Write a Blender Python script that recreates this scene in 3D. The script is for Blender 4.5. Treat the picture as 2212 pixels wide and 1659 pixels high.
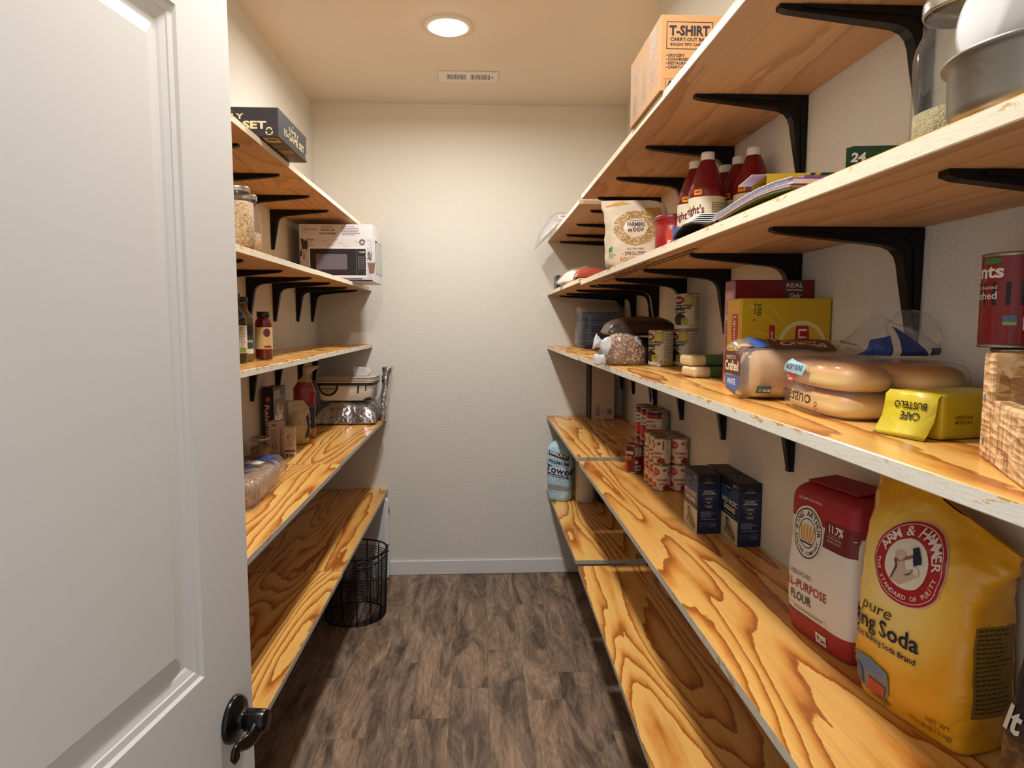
import bpy, bmesh, math, random
from mathutils import Vector, Matrix, noise
from mathutils.bvhtree import BVHTree

for _o in list(bpy.data.objects):
    bpy.data.objects.remove(_o, do_unlink=True)
scene = bpy.context.scene
COL = scene.collection

# ------------------------------------------------------------------ camera
W_PX, H_PX = 2212.0, 1659.0
F_PX, VPX, VPY, CAM_Z = 1450.0, 1036.0, 698.0, 1.505
pitch = math.atan((H_PX / 2 - VPY) / F_PX)
yaw = math.atan((W_PX / 2 - VPX) / F_PX * math.cos(pitch))
cam_data = bpy.data.cameras.new('camera')
cam_data.sensor_fit = 'HORIZONTAL'
cam_data.sensor_width = 36.0
cam_data.lens = 36.0 * F_PX / W_PX
cam_data.clip_start = 0.02
cam = bpy.data.objects.new('camera', cam_data)
cam.location = (0, 0, CAM_Z)
cam.rotation_euler = (math.pi / 2 - pitch, 0, -yaw)
COL.objects.link(cam)
scene.camera = cam

# ------------------------------------------------------------------ world and exposure
world = bpy.data.worlds.new('world')
world.use_nodes = True
world.node_tree.nodes['Background'].inputs[0].default_value = (0.86, 0.93, 1.0, 1)
world.node_tree.nodes['Background'].inputs[1].default_value = 0.9
scene.world = world
scene.view_settings.view_transform = 'Standard'
scene.view_settings.look = 'None'
scene.view_settings.gamma = 1.0
scene.view_settings.use_curve_mapping = False
scene.view_settings.exposure = 0.0

# ------------------------------------------------------------------ main dimensions (metres)
CEIL = 2.74
BACK = 3.945          # back wall
FRONT = 0.285         # inner face of the front wall
XL = -0.934           # left wall
XR = 0.70             # right wall, near part
XRB = 0.845           # right wall, recessed part at the back
JOG = 2.695
T = 0.019             # plywood thickness
LIGHT_X = -0.126
LIGHT_Y = (2.93, 1.03)

for ly in LIGHT_Y:
    ld = bpy.data.lights.new('downlight_beam', 'AREA')
    ld.shape = 'DISK'
    ld.size = 0.13
    ld.energy = 22.5 if ly > 2 else 25.0
    ld.spread = math.radians(174)
    ld.color = (1.0, 0.995, 0.97)
    lo = bpy.data.objects.new('downlight_beam', ld)
    lo.location = (LIGHT_X, ly, CEIL - 0.034)
    COL.objects.link(lo)

# ------------------------------------------------------------------ helpers
def sgn(a):
    return -1.0 if a < 0 else 1.0

def spow(a, p):
    return sgn(a) * abs(a) ** p

class MB:
    """collects geometry that becomes one mesh object"""
    def __init__(self):
        self.v = []; self.f = []; self.m = []; self.s = []
    def add(self, verts, faces, mi=0, smooth=False):
        b = len(self.v)
        self.v += [tuple(p) for p in verts]
        for f in faces:
            self.f.append(tuple(b + i for i in f)); self.m.append(mi); self.s.append(smooth)
        return self
    def box(self, x0, x1, y0, y1, z0, z1, mi=0, top=None, bottom=None):
        vs = [(x0,y0,z0),(x1,y0,z0),(x1,y1,z0),(x0,y1,z0),(x0,y0,z1),(x1,y0,z1),(x1,y1,z1),(x0,y1,z1)]
        self.add(vs, [(0,1,5,4),(1,2,6,5),(2,3,7,6),(3,0,4,7)], mi)
        self.f.append(tuple(len(self.v)-8+i for i in (4,5,6,7))); self.m.append(mi if top is None else top); self.s.append(False)
        self.f.append(tuple(len(self.v)-8+i for i in (3,2,1,0))); self.m.append(mi if bottom is None else bottom); self.s.append(False)
        return self
    def prism(self, poly, fn, mi=0):
        """poly: list of 2-D points; fn(p, side) -> 3-D for side 0 / 1"""
        n = len(poly)
        vs = [fn(p, 0) for p in poly] + [fn(p, 1) for p in poly]
        fs = [tuple(range(n - 1, -1, -1)), tuple(range(n, 2 * n))]
        fs += [(i, (i + 1) % n, n + (i + 1) % n, n + i) for i in range(n)]
        return self.add(vs, fs, mi)
    def lathe(self, prof, n=32, c=(0, 0, 0), mi=0, smooth=True, frame=None, cap=True):
        X, Y, Z = frame if frame else (Vector((1,0,0)), Vector((0,1,0)), Vector((0,0,1)))
        c = Vector(c); vs = []; fs = []
        for r, z in prof:
            for k in range(n):
                a = 2 * math.pi * k / n
                vs.append(c + X * (r * math.cos(a)) + Y * (r * math.sin(a)) + Z * z)
        for i in range(len(prof) - 1):
            for k in range(n):
                k2 = (k + 1) % n
                fs.append((i*n+k, i*n+k2, (i+1)*n+k2, (i+1)*n+k))
        self.add(vs, fs, mi, smooth)
        if cap:
            b = len(self.v) - len(vs)
            if prof[0][0] > 1e-5:
                self.f.append(tuple(b + k for k in range(n - 1, -1, -1))); self.m.append(mi); self.s.append(False)
            if prof[-1][0] > 1e-5:
                o = (len(prof) - 1) * n
                self.f.append(tuple(b + o + k for k in range(n))); self.m.append(mi); self.s.append(False)
        return self
    def tube(self, path, r, n=8, mi=0, closed=False, flat=1.0, up=None):
        P = [Vector(p) for p in path]; m = len(P); vs = []; fs = []
        R = r if isinstance(r, (list, tuple)) else [r] * m
        ref = Vector(up) if up else None
        for i, p in enumerate(P):
            a = P[(i - 1) % m] if (closed or i > 0) else p
            b = P[(i + 1) % m] if (closed or i < m - 1) else p
            t = (b - a).normalized()
            if ref is None or abs(t.dot(ref)) > 0.98:
                ref2 = Vector((0, 0, 1)) if abs(t.z) < 0.9 else Vector((1, 0, 0))
            else:
                ref2 = ref
            x = t.cross(ref2).normalized(); y = x.cross(t).normalized()
            for k in range(n):
                an = 2 * math.pi * k / n
                vs.append(p + x * (R[i] * math.cos(an)) + y * (R[i] * flat * math.sin(an)))
        for i in range(m if closed else m - 1):
            j = (i + 1) % m
            for k in range(n):
                k2 = (k + 1) % n
                fs.append((i*n+k, i*n+k2, j*n+k2, j*n+k))
        if not closed:
            fs.append(tuple(range(n - 1, -1, -1))); fs.append(tuple((m-1)*n + k for k in range(n)))
        return self.add(vs, fs, mi, True)
    def grid(self, fn, nu, nv, wrap_u=False, mi=0, smooth=True):
        vs = []; fs = []
        cu = nu if wrap_u else nu + 1
        for j in range(nv + 1):
            for i in range(cu):
                vs.append(fn(i / nu, j / nv))
        for j in range(nv):
            for i in range(nu):
                i2 = (i + 1) % cu
                fs.append((j*cu+i, j*cu+i2, (j+1)*cu+i2, (j+1)*cu+i))
        return self.add(vs, fs, mi, smooth)
    def xform(self, M):
        self.v = [tuple(M @ Vector(p)) for p in self.v]
        return self
    def mesh(self, name):
        me = bpy.data.meshes.new(name)
        me.from_pydata(self.v, [], self.f)
        me.polygons.foreach_set('material_index', self.m)
        me.polygons.foreach_set('use_smooth', self.s)
        me.update()
        return me
    def build(self, name, mats, parent=None, bevel=0.0, seg=2, fix=False, sub=0):
        me = self.mesh(name)
        if fix:
            bm = bmesh.new(); bm.from_mesh(me)
            bmesh.ops.remove_doubles(bm, verts=bm.verts, dist=1e-5)
            bmesh.ops.recalc_face_normals(bm, faces=bm.faces); bm.to_mesh(me); bm.free()
        for mt in (mats if isinstance(mats, (list, tuple)) else [mats]):
            me.materials.append(mt)
        o = bpy.data.objects.new(name, me)
        COL.objects.link(o)
        if parent is not None:
            o.parent = parent
        if bevel > 0:
            b = o.modifiers.new('bevel', 'BEVEL'); b.width = bevel; b.segments = seg; b.limit_method = 'ANGLE'; b.angle_limit = math.radians(40)
        if sub:
            s = o.modifiers.new('sub', 'SUBSURF'); s.levels = sub; s.render_levels = sub
        return o
    def bvh(self):
        return BVHTree.FromPolygons([Vector(p) for p in self.v], self.f)

def thing(name, label, cat, loc=(0, 0, 0), rz=0.0, group=None):
    o = bpy.data.objects.new(name, None)
    o.empty_display_size = 0.05
    COL.objects.link(o)
    o.location = loc; o.rotation_euler = (0, 0, rz)
    return tag(o, label, cat, group)

def tag(o, label, cat, group=None):
    o['label'] = label; o['category'] = cat
    if group: o['group'] = group
    return o

def structure(o, label=None):
    o['kind'] = 'structure'
    if label: o['label'] = label
    return o

def copy_tree(root, loc, rz=None, label=None, group=None):
    r = root.copy(); COL.objects.link(r); r.location = loc
    if rz is not None: r.rotation_euler = (0, 0, rz)
    if label: r['label'] = label
    if group: r['group'] = group
    for ch in list(root.children):
        c = ch.copy(); COL.objects.link(c); c.parent = r
        for g in list(ch.children):
            d = g.copy(); COL.objects.link(d); d.parent = c
    return r

# ------------------------------------------------------------------ materials
def s2l(c):
    return tuple(((x / 255.0) / 12.92 if x / 255.0 <= 0.04045 else ((x / 255.0 + 0.055) / 1.055) ** 2.4) for x in c)

_cache = {}
def rgb(r, g, b, rough=0.55, metal=0.0, spec=0.5, name=None):
    """plain material from an sRGB colour, with a little procedural unevenness"""
    key = (r, g, b, rough, metal, spec)
    if key in _cache: return _cache[key]
    m = bpy.data.materials.new(name or 'paint_%02x%02x%02x' % (r, g, b))
    m.use_nodes = True
    nt = m.node_tree; p = nt.nodes['Principled BSDF']
    c = s2l((r, g, b))
    p.inputs['Base Color'].default_value = (*c, 1)
    p.inputs['Roughness'].default_value = rough
    p.inputs['Metallic'].default_value = metal
    p.inputs['Specular IOR Level'].default_value = spec
    nz = nt.nodes.new('ShaderNodeTexNoise'); nz.inputs['Scale'].default_value = 60
    mr = nt.nodes.new('ShaderNodeMapRange')
    mr.inputs[3].default_value = max(0.03, rough - 0.06); mr.inputs[4].default_value = min(1, rough + 0.06)
    nt.links.new(nz.outputs[0], mr.inputs[0]); nt.links.new(mr.outputs[0], p.inputs['Roughness'])
    _cache[key] = m
    return m

class NT:
    def __init__(self, name):
        self.mat = bpy.data.materials.new(name); self.mat.use_nodes = True
        self.t = self.mat.node_tree; self.p = self.t.nodes['Principled BSDF']
        self.out = self.t.nodes['Material Output']
    def n(self, typ, **kw):
        nd = self.t.nodes.new('ShaderNode' + typ)
        for k, v in kw.items():
            if k.startswith('i_'):
                key = k[2:]
                key = int(key) if key.isdigit() else key.replace('_', ' ')
                nd.inputs[key].default_value = v
            else:
                setattr(nd, k, v)
        return nd
    def l(self, a, b):
        self.t.links.new(a, b)
    def math(self, op, a, b=0.0):
        nd = self.n('Math', operation=op)
        for i, x in enumerate((a, b)):
            if isinstance(x, (int, float)): nd.inputs[i].default_value = x
            else: self.l(x, nd.inputs[i])
        return nd.outputs[0]
    def ramp(self, fac, stops, interp='LINEAR'):
        nd = self.n('ValToRGB'); cr = nd.color_ramp; cr.interpolation = interp
        while len(cr.elements) < len(stops): cr.elements.new(0.5)
        for e, (pos, c) in zip(cr.elements, stops):
            e.position = pos; e.color = (*c, 1) if len(c) == 3 else c
        self.l(fac, nd.inputs[0])
        return nd.outputs[0]
    def mix(self, fac, a, b, blend='MIX'):
        nd = self.n('Mix', data_type='RGBA', blend_type=blend)
        for i, x in ((0, fac), (6, a), (7, b)):
            if isinstance(x, (int, float)): nd.inputs[i].default_value = x
            elif isinstance(x, tuple): nd.inputs[i].default_value = (*x, 1) if len(x) == 3 else x
            else: self.l(x, nd.inputs[i])
        return nd.outputs[2]
    def bump(self, h, strength, dist=0.002):
        b = self.n('Bump'); b.inputs['Strength'].default_value = strength; b.inputs['Distance'].default_value = dist
        self.l(h, b.inputs['Height']); self.l(b.outputs[0], self.p.inputs['Normal'])
    def coords(self, scale=(1, 1, 1), rand=(0, 0, 0)):
        tc = self.n('TexCoord'); v = tc.outputs['Object']
        if any(rand):
            oi = self.n('ObjectInfo'); sc = self.n('VectorMath', operation='SCALE')
            sc.inputs[0].default_value = rand; self.l(oi.outputs['Random'], sc.inputs['Scale'])
            ad = self.n('VectorMath', operation='ADD'); self.l(v, ad.inputs[0]); self.l(sc.outputs[0], ad.inputs[1]); v = ad.outputs[0]
        mp = self.n('VectorMath', operation='MULTIPLY'); mp.inputs[1].default_value = scale
        self.l(v, mp.inputs[0])
        return mp.outputs[0]

def wall_material(name, col, bump=0.35, scale=110.0):
    k = NT(name); c = s2l(col)
    v = k.coords()
    n1 = k.n('TexNoise', i_Scale=scale, i_Detail=3.0, i_Roughness=0.55); k.l(v, n1.inputs['Vector'])
    n2 = k.n('TexNoise', i_Scale=1.3, i_Detail=2.0); k.l(v, n2.inputs['Vector'])
    k.l(k.ramp(n2.outputs[0], [(0.3, tuple(x * 0.965 for x in c)), (0.7, c)]), k.p.inputs['Base Color'])
    k.p.inputs['Roughness'].default_value = 0.75
    k.p.inputs['Specular IOR Level'].default_value = 0.3
    h = k.ramp(n1.outputs[0], [(0.42, (0, 0, 0)), (0.62, (1, 1, 1))])
    k.bump(h, bump, 0.0016)
    return k.mat

M_WALL = wall_material('painted_drywall', (222, 218, 207))
M_CEIL = wall_material('painted_ceiling', (220, 213, 199), 0.15, 90)

def plywood_face(name, light, mid, dark, rough, ring=15.0, spec=0.5, contrast=1.0, knots=True):
    k = NT(name)
    light, mid, dark = s2l(light), s2l(mid), s2l(dark)
    v = k.coords((1, 1, 1), (37.0, 91.0, 13.0))
    st = k.n('VectorMath', operation='MULTIPLY'); st.inputs[1].default_value = (4.6, 0.50, 4.6); k.l(v, st.inputs[0])
    warp = k.n('TexNoise', i_Scale=2.2, i_Detail=2.0); k.l(st.outputs[0], warp.inputs['Vector'])
    base = k.n('TexNoise', i_Scale=0.9, i_Detail=1.2, i_Roughness=0.4, i_Distortion=0.5); k.l(st.outputs[0], base.inputs['Vector'])
    sx = k.n('SeparateXYZ'); k.l(v, sx.inputs[0])
    jv = k.n('VectorMath', operation='MULTIPLY'); jv.inputs[1].default_value = (38, 9, 38); k.l(v, jv.inputs[0])
    jag = k.n('TexNoise', i_Scale=1.0, i_Detail=4.0, i_Roughness=0.65); k.l(jv.outputs[0], jag.inputs['Vector'])
    t = k.math('ADD', k.math('MULTIPLY', base.outputs[0], ring), k.math('MULTIPLY', sx.outputs[0], 10.0))
    t = k.math('ADD', t, k.math('MULTIPLY', warp.outputs[0], 3.2))
    t = k.math('ADD', t, k.math('MULTIPLY', jag.outputs[0], 0.55))
    fr = k.math('FRACT', t)
    col = k.ramp(fr, [(0.0, light), (0.45, tuple(a * 0.75 + b * 0.25 for a, b in zip(light, mid))), (0.70, mid), (0.90, dark), (0.965, dark), (1.0, light)])
    # fine fibres
    fb = k.n('VectorMath', operation='MULTIPLY'); fb.inputs[1].default_value = (210, 5, 210); k.l(v, fb.inputs[0])
    fn = k.n('TexNoise', i_Scale=1.0, i_Detail=3.0); k.l(fb.outputs[0], fn.inputs['Vector'])
    fib = k.ramp(fn.outputs[0], [(0.3, (0.80, 0.74, 0.68)), (0.6, (1, 1, 1))])
    col = k.mix(0.55, col, fib, 'MULTIPLY')
    big = k.n('TexNoise', i_Scale=0.8, i_Detail=1.0); k.l(st.outputs[0], big.inputs['Vector'])
    col = k.mix(1.0, col, k.ramp(big.outputs[0], [(0.3, (0.82, 0.76, 0.70)), (0.65, (1, 1, 1))]), 'MULTIPLY')
    if knots:
        vo = k.n('TexVoronoi', i_Scale=1.0)
        kv = k.n('VectorMath', operation='MULTIPLY'); kv.inputs[1].default_value = (7.0, 2.6, 7.0); k.l(v, kv.inputs[0]); k.l(kv.outputs[0], vo.inputs['Vector'])
        kn = k.ramp(vo.outputs['Distance'], [(0.03, (0.42, 0.30, 0.22)), (0.075, (1, 1, 1))])
        col = k.mix(0.8, col, kn, 'MULTIPLY')
    k.l(col, k.p.inputs['Base Color'])
    k.p.inputs['Roughness'].default_value = rough
    k.p.inputs['Specular IOR Level'].default_value = spec
    k.bump(fn.outputs[0], 0.12, 0.0006)
    return k.mat

M_PLY_TOP = plywood_face('varnished_plywood', (244, 194, 110), (224, 154, 74), (172, 102, 42), 0.25, 16, 0.5)
M_PLY_UNDER = plywood_face('plywood_underside', (214, 172, 128), (207, 164, 120), (190, 146, 102), 0.55, 9, 0.35)

def ply_edge(name, paint, bare, chip, thr=0.57):
    k = NT(name); paint, bare = s2l(paint), s2l(bare)
    v = k.coords((1, 1, 1), (11.0, 47.0, 0.0))
    sz = k.n('SeparateXYZ'); tc = k.n('TexCoord'); k.l(tc.outputs['Object'], sz.inputs[0])
    lay = k.math('FRACT', k.math('MULTIPLY', sz.outputs[2], 1 / 0.0048))
    layers = k.ramp(lay, [(0.0, tuple(x * 0.62 for x in bare)), (0.14, bare), (0.5, tuple(x * 0.9 for x in bare)), (0.55, tuple(min(1, x * 1.06) for x in bare)), (1.0, bare)])
    n = k.n('TexNoise', i_Scale=1.0, i_Detail=4.0, i_Roughness=0.65)
    sv = k.n('VectorMath', operation='MULTIPLY'); sv.inputs[1].default_value = (40, 26, 120); k.l(v, sv.inputs[0]); k.l(sv.outputs[0], n.inputs['Vector'])
    h = k.math('ADD', n.outputs[0], k.math('MULTIPLY', sz.outputs[2], chip))
    msk = k.ramp(h, [(thr, (0, 0, 0)), (thr + 0.025, (1, 1, 1))])
    col = k.mix(msk, paint, layers)
    d = k.n('TexNoise', i_Scale=1.0, i_Detail=2.0)
    dv = k.n('VectorMath', operation='MULTIPLY'); dv.inputs[1].default_value = (60, 60, 900); k.l(v, dv.inputs[0]); k.l(dv.outputs[0], d.inputs['Vector'])
    col = k.mix(0.5, col, k.ramp(d.outputs[0], [(0.3, (0.75, 0.72, 0.66)), (0.5, (1, 1, 1))]), 'MULTIPLY')
    k.l(col, k.p.inputs['Base Color']); k.p.inputs['Roughness'].default_value = 0.6
    k.bump(h, 0.4, 0.001)
    return k.mat

M_EDGE_BARE = ply_edge('bare_plywood_edge', (240, 228, 202), (224, 182, 126), 12.0, 0.53)
M_EDGE_PAINT = ply_edge('chipped_painted_edge', (228, 222, 206), (214, 160, 96), 14.0, 0.50)
M_EDGE_GREY = ply_edge('grey_painted_edge', (190, 184, 168), (176, 138, 92), 2.0)

def floor_material():
    k = NT('vinyl_plank')
    v = k.coords((1, 1, 1), (29.0, 53.0, 0.0))
    st = k.n('VectorMath', operation='MULTIPLY'); st.inputs[1].default_value = (9.0, 1.7, 1); k.l(v, st.inputs[0])
    n1 = k.n('TexNoise', i_Scale=1.0, i_Detail=5.0, i_Roughness=0.62, i_Distortion=1.6); k.l(st.outputs[0], n1.inputs['Vector'])
    fv = k.n('VectorMath', operation='MULTIPLY'); fv.inputs[1].default_value = (150, 9, 1); k.l(v, fv.inputs[0])
    n2 = k.n('TexNoise', i_Scale=1.0, i_Detail=4.0, i_Roughness=0.6, i_Distortion=0.8); k.l(fv.outputs[0], n2.inputs['Vector'])
    c = k.ramp(n1.outputs[0], [(0.28, s2l((66, 54, 45))), (0.42, s2l((120, 101, 85))), (0.55, s2l((158, 134, 113))), (0.72, s2l((190, 161, 132)))])
    g = k.ramp(n2.outputs[0], [(0.32, (0.50, 0.47, 0.44)), (0.52, (1, 1, 1))])
    c = k.mix(0.75, c, g, 'MULTIPLY')
    oi = k.n('ObjectInfo')
    tone = k.ramp(oi.outputs['Random'], [(0.0, (0.80, 0.79, 0.80)), (1.0, (1.0, 0.96, 0.92))])
    c = k.mix(1.0, c, tone, 'MULTIPLY')
    # rings of rustic knots
    wv = k.n('TexVoronoi', i_Scale=1.0, feature='F1'); wm = k.n('VectorMath', operation='MULTIPLY'); wm.inputs[1].default_value = (6.0, 1.8, 1)
    k.l(v, wm.inputs[0]); k.l(wm.outputs[0], wv.inputs['Vector'])
    rg = k.math('SINE', k.math('MULTIPLY', k.math('ADD', wv.outputs['Distance'], k.math('MULTIPLY', n1.outputs[0], 0.5)), 60.0))
    c = k.mix(0.28, c, k.ramp(rg, [(0.0, (0.45, 0.42, 0.40)), (0.6, (1, 1, 1))]), 'MULTIPLY')
    k.l(c, k.p.inputs['Base Color'])
    k.p.inputs['Roughness'].default_value = 0.5
    k.p.inputs['Specular IOR Level'].default_value = 0.35
    k.bump(n2.outputs[0], 0.25, 0.0008)
    return k.mat
M_FLOOR = floor_material()
M_SUBFLOOR = rgb(30, 26, 22, 0.9)
M_DOOR = rgb(214, 213, 210, 0.42)
M_TRIM = rgb(222, 222, 222, 0.4)
M_BLACK = rgb(8, 8, 10, 0.42, 0.0, 0.3)
M_BRONZE = rgb(16, 14, 14, 0.24, 0.3)

def film(name, tint=(1, 1, 1), opacity=0.05, rough=0.12, crinkle=0.6, scale=35):
    k = NT(name)
    k.t.nodes.remove(k.p)
    v = k.coords()
    nz = k.n('TexNoise', i_Scale=scale, i_Detail=3.0, i_Distortion=1.2); k.l(v, nz.inputs['Vector'])
    b = k.n('Bump'); b.inputs['Strength'].default_value = crinkle; b.inputs['Distance'].default_value = 0.004
    k.l(nz.outputs[0], b.inputs['Height'])
    tr = k.n('BsdfTransparent'); tr.inputs[0].default_value = (*tint, 1)
    gl = k.n('BsdfGlossy'); gl.inputs['Roughness'].default_value = rough; k.l(b.outputs[0], gl.inputs['Normal'])
    df = k.n('BsdfDiffuse'); df.inputs[0].default_value = (0.85, 0.85, 0.85, 1)
    lw = k.n('LayerWeight'); lw.inputs[0].default_value = 0.5; k.l(b.outputs[0], lw.inputs['Normal'])
    fr = k.math('ADD', k.math('MULTIPLY', k.math('POWER', lw.outputs['Facing'], 4.0), 0.55), 0.045)
    m0 = k.n('MixShader'); m0.inputs[0].default_value = opacity; k.l(tr.outputs[0], m0.inputs[1]); k.l(df.outputs[0], m0.inputs[2])
    m1 = k.n('MixShader'); k.l(fr, m1.inputs[0]); k.l(m0.outputs[0], m1.inputs[1]); k.l(gl.outputs[0], m1.inputs[2])
    k.l(m1.outputs[0], k.out.inputs[0])
    return k.mat
M_FILM = film('clear_plastic_film')
M_FILM_MILKY = film('milky_plastic_film', (0.95, 0.95, 0.95), 0.34, 0.2)
M_FILM_DARK = film('smoky_plastic_film', (0.5, 0.5, 0.52), 0.05, 0.15)
M_GLASS = film('jar_glass', (0.93, 0.95, 0.93), 0.03, 0.04, 0.05, 20)

def speckle(name, cols, scale, rough=0.6, bump=0.5):
    """grain, nuts, seeds: cells in several colours"""
    k = NT(name); v = k.coords()
    vo = k.n('TexVoronoi', i_Scale=scale); k.l(v, vo.inputs['Vector'])
    sp = k.n('SeparateColor'); k.l(vo.outputs['Color'], sp.inputs[0])
    k.l(k.ramp(sp.outputs[0], [(i / max(1, len(cols) - 1), s2l(c)) for i, c in enumerate(cols)]), k.p.inputs['Base Color'])
    k.p.inputs['Roughness'].default_value = rough
    k.bump(vo.outputs['Distance'], bump, -0.004)
    return k.mat

def crumpled(name, col, rough, metal, scale=26, strength=0.8):
    k = NT(name); v = k.coords()
    vo = k.n('TexVoronoi', i_Scale=scale, feature='F2'); nz = k.n('TexNoise', i_Scale=scale * 0.6, i_Detail=3.0, i_Distortion=1.5)
    k.l(v, nz.inputs['Vector']); k.l(v, vo.inputs['Vector'])
    h = k.math('ADD', vo.outputs['Distance'], k.math('MULTIPLY', nz.outputs[0], 0.8))
    k.p.inputs['Base Color'].default_value = (*s2l(col), 1)
    k.p.inputs['Roughness'].default_value = rough; k.p.inputs['Metallic'].default_value = metal
    k.bump(h, strength, 0.006)
    return k.mat
M_FOIL = crumpled('crinkled_foil', (205, 205, 208), 0.22, 0.95)
M_STEEL = rgb(176, 170, 160, 0.28, 0.9)
M_TIN = rgb(168, 160, 150, 0.3, 0.85)

# ------------------------------------------------------------------ printing: lettering and flat shapes laid on surfaces
_tc = {}
def text_geo(body, size, bold=0.0, squeeze=1.0, align='LEFT', spacing=1.0, shear=0.0):
    key = (body, bold, align, spacing, shear)
    if key not in _tc:
        cu = bpy.data.curves.new('lettering', 'FONT')
        cu.body = body; cu.size = 1.0; cu.align_x = align; cu.align_y = 'BOTTOM_BASELINE'
        cu.resolution_u = 2; cu.offset = bold; cu.space_character = spacing; cu.shear = shear
        ob = bpy.data.objects.new('lettering', cu)
        me = bpy.data.meshes.new_from_object(ob)
        _tc[key] = ([(v.co.x, v.co.y) for v in me.vertices], [tuple(p.vertices) for p in me.polygons])
        bpy.data.meshes.remove(me); bpy.data.objects.remove(ob); bpy.data.curves.remove(cu)
    vs, fs = _tc[key]
    return [(x * size * squeeze, y * size) for x, y in vs], fs

def refine(vs, fs, maxlen):
    bm = bmesh.new()
    bv = [bm.verts.new((x, y, 0)) for x, y in vs]
    for f in fs:
        try: bm.faces.new([bv[i] for i in f])
        except ValueError: pass
    for _ in range(4):
        ed = [e for e in bm.edges if e.calc_length() > maxlen]
        if not ed: break
        bmesh.ops.subdivide_edges(bm, edges=ed, cuts=1)
        bmesh.ops.triangulate(bm, faces=[f for f in bm.faces if len(f.verts) > 3])
    bm.verts.index_update()
    r = [(v.co.x, v.co.y) for v in bm.verts], [tuple(v.index for v in f.verts) for f in bm.faces]
    bm.free()
    return r

def plane_map(O, U, V):
    O, U, V = Vector(O), Vector(U).normalized(), Vector(V).normalized(); N = U.cross(V)
    return lambda u, v, off: O + U * u + V * v + N * off

def cyl_map(c, r, phi0, z0=0.0):
    return lambda u, v, off: Vector((c[0] + (r + off) * math.cos(phi0 + u / r), c[1] + (r + off) * math.sin(phi0 + u / r), z0 + v))

def bvh_map(tree, O, U, V, reach=0.3):
    O, U, V = Vector(O), Vector(U).normalized(), Vector(V).normalized(); N = U.cross(V)
    def fn(u, v, off):
        p = O + U * u + V * v
        h, n, i, d = tree.ray_cast(p + N * reach, -N)
        if h is None:
            h, n, i, d = tree.find_nearest(p)
        if n.dot(N) < 0: n = -n
        return h + n * (off * 1.5 + 0.0006)
    return fn

def T_(body, u, v, size, col, layer=1, bold=0.0, sq=1.0, align='LEFT', rot=0.0, spacing=1.0, shear=0.0):
    return ('t', body, u, v, size, col, layer, bold, sq, align, rot, spacing, shear)
def R_(u0, v0, u1, v1, col, layer=0):
    return ('p', [(u0, v0), (u1, v0), (u1, v1), (u0, v1)], col, layer)
def P_(pts, col, layer=0):
    return ('p', pts, col, layer)
def E_(cu, cv, ru, rv, col, layer=0, n=28):
    return ('p', [(cu + ru * math.cos(2 * math.pi * i / n), cv + rv * math.sin(2 * math.pi * i / n)) for i in range(n)], col, layer)
def RING_(cu, cv, r0, r1, col, layer=0, n=36, asp=1.0):
    return ('ring', cu, cv, r0, r1, col, layer, n, asp)
def ARC_(body, cu, cv, r, a0, size, col, layer=1, bold=0.0, inward=False, step=None, asp=1.0):
    return ('arc', body, cu, cv, r, a0, size, col, layer, bold, inward, step, asp)
def LINES_(u0, v0, w, n, pitch, h, col, layer=1, seed=0):
    rnd = random.Random(seed); out = []
    for i in range(n):
        u = u0
        end = u0 + w * (rnd.uniform(0.6, 1.0))
        while u < end:
            lw = min(rnd.uniform(0.02, 0.09) * w + h, end - u)
            out.append(R_(u, v0 - i * pitch, u + lw, v0 - i * pitch + h, col, layer)); u += lw + h * 0.8
    return out
def BARS_(u0, v0, w, h, col, layer=1, seed=1, vertical=True):
    rnd = random.Random(seed); out = []; u = 0
    L = w if vertical else h
    while u < L:
        b = rnd.choice((0.012, 0.02, 0.035)) * L
        if vertical: out.append(R_(u0 + u, v0, u0 + min(u + b, L), v0 + h, col, layer))
        else: out.append(R_(u0, v0 + u, u0 + w, v0 + min(u + b, L), col, layer))
        u += b + rnd.choice((0.014, 0.025)) * L
    return out

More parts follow.
